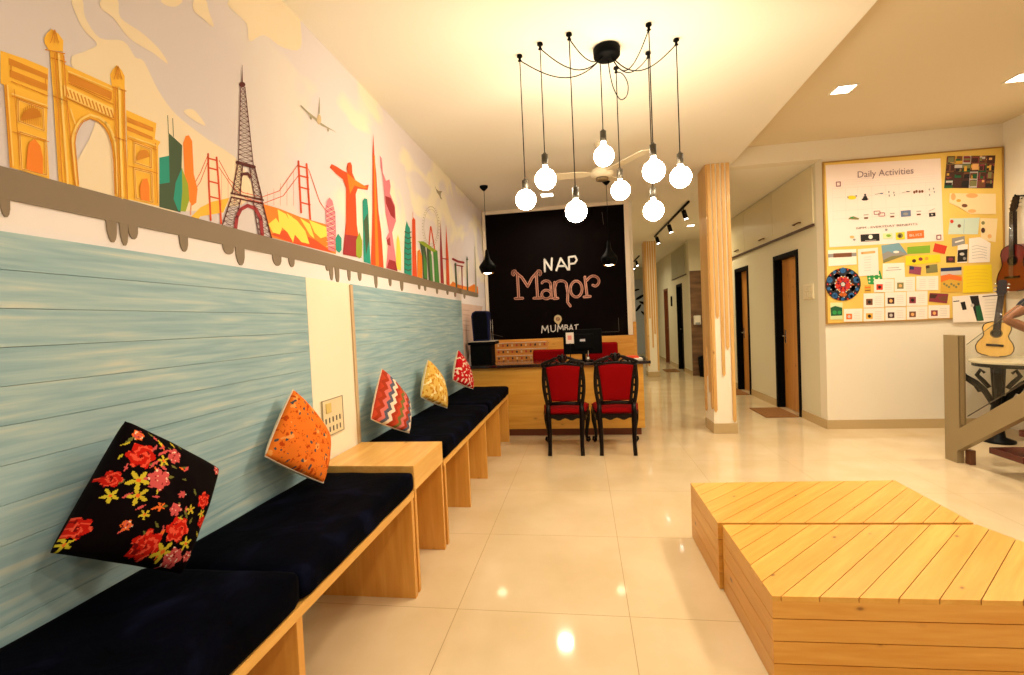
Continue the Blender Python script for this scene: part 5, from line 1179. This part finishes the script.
# ================================================================== STAIRS, CONSOLE, GUITARS, PERSON
t = thing('staircase', 'open dark red stair treads rising behind the beige balustrade', 'stairs', (3.7, 4.24, 0))
TRD = mat('maroon_tread', (84, 26, 20), .25)
for i in range(12):
    b_ = B(); y1_ = -.262*i; box(b_, -.57, .62, y1_-.30, y1_, .2*(i+1)-.05, .2*(i+1), bev=.006); o = obj('tread', b_, TRD, t)
    if i: b_ = B(); box(b_, -.45, .5, y1_-.02, y1_-.005, .2*i, .2*(i+1)-.05); obj('riser', b_, TRD, t)
b_ = B(); prism(b_, [(-.05, .15-.14), (-.05, .02), (-.25, .02), (-3.1, 2.19), (-3.1, 2.38), (-.08, .145)], lambda a, c, tt: (tt, a, c), -.05, .1); obj('central_beam', b_, BLACKM, t)
t = thing('balustrade', 'beige painted stair post and sloping beam with glass panel', 'balustrade', (3.07, 4.53, 0))
BEI = mat('beige_enamel', (150, 132, 98), .35, spec=.35); BEID = mat('beige_enamel_shaded', (126, 108, 76), .4, spec=.3)  # BEID is the same enamel darkened, shade put into its colour
Yq = lambda y: y-4.53
sl = -.672
def zt_(y, z0=.285): return z0+(y-4.472)*sl
ye = 1.25
b_ = B(); prism(b_, [(Yq(4.61), 0), (Yq(4.61), 1.078), (Yq(4.45), 1.078), (Yq(4.45), .30), (Yq(ye), zt_(ye)), (Yq(ye), zt_(ye, .105)), (Yq(4.475), .105), (Yq(4.475), 0)], lambda a, c, tt: (tt, a, c), 0, .055); obj('post_and_beam', b_, BEI, t)
b_ = B(); box(b_, .004, .018, Yq(4.40), Yq(4.440), .34, 1.075); obj('glass_channel', b_, BEID, t)
b_ = B(); box(b_, .006, .03, Yq(4.441), Yq(4.4495), .34, 1.07); obj('groove', b_, mat('groove_shade', (60, 48, 30), .6), t)  # solid strip, the slot's shade put into its dark colour
b_ = B(); box(b_, .06, .10, Yq(4.42), Yq(4.475), .0, .12); obj('foot', b_, mat('foot_brown', (110, 70, 44), .5), t)
b_ = B(); prism(b_, [(Yq(4.399), .42), (Yq(4.399), 1.0), (Yq(ye), 1.0+(ye-4.40)*sl*.95), (Yq(ye), .42+(ye-4.40)*sl)], lambda a, c, tt: (tt, a, c), .024, .034); obj('glass_panel', b_, GLASS, t)
b_ = B(); tube(b_, [(.029, Yq(4.40), .412), (.029, Yq(ye), .412+(ye-4.40)*sl)], .004, 6); obj('bottom_seal', b_, mat('seal', (70, 60, 50), .5), t)
b_ = B(); tube(b_, [(.029, Yq(4.40), 1.003), (.029, Yq(ye), 1.003+(ye-4.40)*sl*.95)], .0025, 6); obj('top_edge', b_, mat('glass_edge', (120, 124, 104), .3), t)

# console table
t = thing('console_table', 'half-round table with pale top on black scrolled pedestal by the stairs', 'table', (3.89, 5.15, 0))
pts = [(.529-.70*cos(a), .5*sin(a)) for a in [radians(-90+180*i/36) for i in range(37)]]
b_ = B(); prism(b_, pts, lambda a, c, tt: (a, c, tt), .762, .780); obj('table_top', b_, mat('pale_stone', (222, 212, 184), .25), t)
b_ = B(); prism(b_, [(p1*.96+.02, q1*.96) for p1, q1 in pts], lambda a, c, tt: (a, c, tt), .725, .7615); obj('apron', b_, BLACKM, t)
b_ = B(); lathe(b_, (0, 0, 0), [(0, 0), (.12, 0), (.12, .02), (.05, .05), (.04, .12), (.055, .22), (.06, .3), (.042, .4), (.045, .5), (.05, .6), (.055, .724), (0, .724)], 16); obj('pedestal', b_, BLACKM, t)
for a, k_ in ((radians(142), 1), (radians(-38), 1), (radians(232), .7), (radians(52), .7)):
    b_ = B(); d_ = Vector((cos(a), sin(a), 0))*k_; zf = lambda z: Vector((0, 0, z))
    tube(b_, [d_*.04+zf(.36), d_*.07+zf(.44), d_*.10+zf(.50), d_*.16+zf(.56), d_*.235+zf(.62), d_*.27+zf(.68), d_*.25+zf(.72)], [.02, .026, .026, .032, .028, .03, .028], 8)
    tube(b_, [d_*.09+zf(.50), d_*.135+zf(.48), d_*.155+zf(.52), d_*.13+zf(.545)], .014, 6)
    tube(b_, [d_*.06+zf(.52), d_*.10+zf(.58), d_*.145+zf(.64), d_*.12+zf(.69), d_*.09+zf(.66)], [.018, .02, .018, .016, .012], 8); obj('bracket', b_, BLACKM, t)

def guitar(label, wood_m, dark, L_, bl, bw, loc, rot, cutdark=False):
    """local: x width, z up along the neck, front faces -y, bottom at origin"""
    t = thing('guitar', label, 'guitar', loc, 0); t.rotation_euler = rot
    hw = bw/2; prof = [(0, .30), (.02, .62), (.08, .88), (.18, .99), (.28, 1.0), (.40, .90), (.52, .70), (.60, .64), (.70, .70), (.80, .76), (.90, .70), (.96, .52), (1.0, .22)]
    import bisect
    def wd(v):
        for (a, wa), (c, wc) in zip(prof, prof[1:]):
            if a <= v <= c:
                k = (v-a)/(c-a); return (wa+(wc-wa)*k)*hw
        return 0
    vs = [i/40 for i in range(41)]; out = [(wd(v), v*bl) for v in vs]+[(-wd(v), v*bl) for v in vs[::-1]]
    b_ = B(); prism(b_, out, lambda a, c, tt: (a, tt, c), -.045, .04, 0)
    obj('body', b_, wood_m, t)
    b_ = B()
    for s in (1, -1): tube(b_, [(s*wd(v), -.045, v*bl) for v in vs], .004, 6)
    obj('binding', b_, dark, t)
    b_ = B(); zc = bl*.66; prism(b_, [(.05*bw/.37*cos(q), zc+.05*bw/.37*sin(q)) for q in [2*pi*i/24 for i in range(24)]], lambda a, c, tt: (a, tt, c), -.0465, -.046); obj('sound_hole', b_, BLACK, t)
    b_ = B(); tube(b_, [(.057*bw/.37*cos(2*pi*i/24), -.0465, zc+.057*bw/.37*sin(2*pi*i/24)) for i in range(25)], .003, 5); obj('rosette', b_, dark, t)
    b_ = B(); box(b_, -.085*bw/.37, .085*bw/.37, -.055, -.0455, bl*.28, bl*.28+.022, bev=.002); obj('bridge', b_, dark, t)
    nl = L_-.16; b_ = B(); prism(b_, [(-.028, bl*.76), (.028, bl*.76), (.023, nl), (-.023, nl)], lambda a, c, tt: (a, tt, c), -.058, -.0462); obj('fretboard', b_, dark, t)
    b_ = B(); prism(b_, [(-.024, bl*1.0), (.024, bl*1.0), (.02, nl), (-.02, nl)], lambda a, c, tt: (a, tt, c), -.046, -.022); obj('neck', b_, dark, t)
    b_ = B(); prism(b_, [(-.024, nl+.001), (.024, nl+.001), (.036, nl+.03), (.032, L_-.01), (.012, L_), (-.012, L_), (-.032, L_-.01), (-.036, nl+.03)], lambda a, c, tt: (a, tt+(c-nl)*.2, c), -.05, -.034); hs_ = obj('headstock', b_, dark, t)
    for s in (-1, 1):
        for k in range(3): b_ = B(); z_ = nl+.04+k*.038; tube(b_, [(s*.03, -.035+(z_-nl)*.2, z_), (s*.056, -.035+(z_-nl)*.2, z_)], [.005, .008], 8); obj('tuning_peg', b_, CHROME, hs_)
    b_ = B()
    for k in range(6): x = (-2.5+k)*.0075; tube(b_, [(x*1.1, -.058, bl*.29), (x, -.061, nl)], .0008, 4)
    obj('strings', b_, CHROME, t)
    return t
REDW = mat('red_mahogany', (104, 16, 8), .3, coat=.3); DKW = mat('dark_rosewood', (26, 8, 5), .45, spec=.25); BLND = wood('blond_spruce', (238, 196, 110), (222, 172, 84), 'Z', knots=False, island=0)
pb = on(1008, 290, 0, 4.372)
guitar('red-brown guitar hanging on the wall right of the notice board', REDW, DKW, .96, .47, .35, (4.368, 5.545, 1.44), (0, radians(1), radians(-88)))
t = thing('guitar_hanger', 'black wall bracket with round disc holding the red-brown guitar', 'hook', (4.419, 5.45, 2.37))
b_ = B(); tube(b_, [(0, .07, .02), (-.07, .07, .02), (-.085, .07, .035)], .008, 8); obj('arm', b_, BLACKM, t)
b_ = B(); tube(b_, [(-.012, -.05, 0), (-.03, -.05, 0)], .036, 20); obj('disc', b_, BLACKM, t)
pb = on(993, 357.5, 2, .785)
guitar('small blond guitar standing on the half-round table', BLND, DKW, .77, .345, .27, (pb.x, pb.y, .797), (radians(-8), radians(6), radians(-34)))

# person by the stairs: only the bent arm enters the picture
SKIN = mat('skin_brown', (150, 92, 58), .5); SHIRT = mat('navy_tshirt', (16, 20, 36), .85); JEANS = mat('dark_jeans', (36, 42, 62), .9); HAIR = mat('black_hair', (14, 11, 10), .7)
def skinobj(name, verts, edges, radii, m, parent=None, sub=2, root=0):
    me = bpy.data.meshes.new(name); me.from_pydata([tuple(v) for v in verts], edges, []); o = bpy.data.objects.new(name, me); COL.objects.link(o)
    md = o.modifiers.new('s', 'SKIN'); md.use_smooth_shade = True; me.skin_vertices.new() if not me.skin_vertices else None
    sv = me.skin_vertices[0].data
    for i, r_ in enumerate(radii):
        sv[i].radius = r_ if hasattr(r_, '__len__') else (r_, r_); sv[i].use_root = (i == root)
    sb = o.modifiers.new('b', 'SUBSURF'); sb.levels = sub; sb.render_levels = sub
    dg = bpy.context.evaluated_depsgraph_get(); dg.update(); me2 = bpy.data.meshes.new_from_object(o.evaluated_get(dg)); me2.name = name
    o.modifiers.clear(); o.data = me2; me2.materials.clear(); me2.materials.append(m)
    for f_ in me2.polygons: f_.use_smooth = True
    if parent: o.parent = parent
    return o
t = thing('person', 'person in dark navy t-shirt by the stairs, only the bent arm in view', 'person', (3.95, 4.5, 0))
px_ = 3.95; el = on(1004.5, 319, 1, 4.5); hd = Vector((3.74, 4.40, 1.01))
Ee = Vector((el.x-px_, 0, el.z)); Hh = hd-Vector((px_, 4.5, 0))
V = [(0, 0, .93), (0, .01, 1.10), (0, .01, 1.30), (0, .01, 1.42), (0, 0, 1.50), (0, -.01, 1.58), (0, -.015, 1.68),
     (-.17, 0, 1.39), tuple(Ee), tuple(Ee.lerp(Hh, .5)), tuple(Hh), (.17, 0, 1.39), (.22, 0, 1.12), (.24, -.06, .88),
     (-.09, 0, .86), (-.10, -.01, .48), (-.10, .02, .08), (.09, 0, .86), (.10, -.01, .48), (.10, .02, .08)]
Eg = [(0, 1), (1, 2), (2, 3), (3, 4), (4, 5), (5, 6), (3, 7), (7, 8), (8, 9), (9, 10), (3, 11), (11, 12), (12, 13), (0, 14), (14, 15), (15, 16), (0, 17), (17, 18), (18, 19)]
Rr = [(.15, .11), (.13, .10), (.15, .11), (.11, .08), (.055, .055), (.075, .085), (.07, .08), (.06, .06), .041, .037, .027, (.06, .06), .043, .028, .085, .055, .038, .085, .055, .038]
skinobj('body', V, Eg, Rr, SKIN, t)
b_ = B()
skinobj('t_shirt', [(0, 0, .90), (0, .01, 1.10), (0, .01, 1.30), (0, .01, 1.42), (-.165, 0, 1.39), tuple(Vector((-.165, 0, 1.385)).lerp(Ee, .70)), (.17, 0, 1.39), (.2, 0, 1.25)], [(0, 1), (1, 2), (2, 3), (3, 4), (4, 5), (3, 6), (6, 7)], [(.165, .125), (.15, .12), (.175, .13), (.135, .11), .088, .066, .088, .066], SHIRT, t)
skinobj('trousers', [(0, 0, .93), (-.09, 0, .86), (-.10, -.01, .48), (-.10, .02, .06), (.09, 0, .86), (.10, -.01, .48), (.10, .02, .06)], [(0, 1), (1, 2), (2, 3), (0, 4), (4, 5), (5, 6)], [(.16, .12), .1, .07, .055, .1, .07, .055], JEANS, t)
for s in (-1, 1):
    b_ = B(); box(b_, s*.10-.045, s*.10+.045, -.17, .09, 0, .07, bev=.025, seg=3); obj('shoe', b_, BLACK, t)
b_ = B(); lathe(b_, (0, .022, 1.615), [(0, .12), (.05, .112), (.083, .075), (.094, .03), (.088, .0)], 20, sy=1.12); lathe(b_, (0, .045, 1.60), [(.078, .03), (.075, -.03), (.055, -.075), (0, -.08)], 20, sy=.8); obj('hair', b_, HAIR, t)
# face: nose, eyes, ears, mouth
b_ = B(); tube(b_, [(0, -.095, 1.62), (0, -.118, 1.585), (0, -.098, 1.578)], [.008, .014, .010], 8); obj('nose', b_, SKIN, t)
for s in (-1, 1):
    b_ = B(); lathe(b_, (s*.03, -.088, 1.615), [(0, -.009), (.009, -.004), (.011, 0), (.009, .004), (0, .009)], 10); obj('eye', b_, mat('eye_dark', (30, 22, 18), .3), t)
    b_ = B(); lathe(b_, (s*.083, .0, 1.6), [(0, -.03), (.008, -.015), (.011, 0), (.009, .015), (0, .03)], 10); obj('ear', b_, SKIN, t)
b_ = B(); tube(b_, [(-.022, -.092, 1.548), (0, -.1, 1.545), (.022, -.092, 1.548)], [.003, .006, .003], 6); obj('mouth', b_, mat('lips', (140, 70, 56), .5), t)
# hands
def hand(base, d_, side, s):
    d_ = d_.normalized(); w_ = Vector((0, -1, .1)).cross(d_).normalized(); nrm = d_.cross(w_)
    V = [base]; Eg = []; R_ = [.024]
    V.append(base+d_*.045); Eg.append((0, 1)); R_.append((.036, .018))
    V.append(base+d_*.085); Eg.append((1, 2)); R_.append((.038, .014))
    for k, ln in enumerate((.066, .078, .072, .056)):
        o0 = w_*(-.027+.018*k); p0 = base+d_*.088+o0; i0 = len(V)
        V += [p0, p0+d_*ln*.5+nrm*.006, p0+d_*ln*.82+nrm*.022, p0+d_*ln*.95+nrm*.036]; R_ += [.009, .0085, .0075, .006]; Eg += [(2, i0), (i0, i0+1), (i0+1, i0+2), (i0+2, i0+3)]
    i0 = len(V); p0 = base+d_*.03-w_*.032; V += [p0, p0+d_*.03-w_*.022, p0+d_*.058-w_*.028+nrm*.01]; R_ += [.012, .010, .008]; Eg += [(1, i0), (i0, i0+1), (i0+1, i0+2)]
    skinobj('hand', V, Eg, R_, SKIN, t, 1)
hand(Hh, (Vector((-.02, -.10, .93))-Hh), 1, 1)
hand(Vector((.24, -.06, .88)), Vector((.0, -.03, -1)), 1, 1)

# ================================================================== LIGHT
w = bpy.data.worlds.new('world'); SC.world = w; w.use_nodes = True
bg = w.node_tree.nodes['Background']; bg.inputs[0].default_value = (1, .88, .70, 1); bg.inputs[1].default_value = .3
SC.view_settings.view_transform = 'Standard'; SC.view_settings.look = 'None'; SC.view_settings.gamma = 1; SC.view_settings.use_curve_mapping = False
SC.view_settings.exposure = 0.0
SC.cycles.max_bounces = 8; SC.cycles.diffuse_bounces = 4
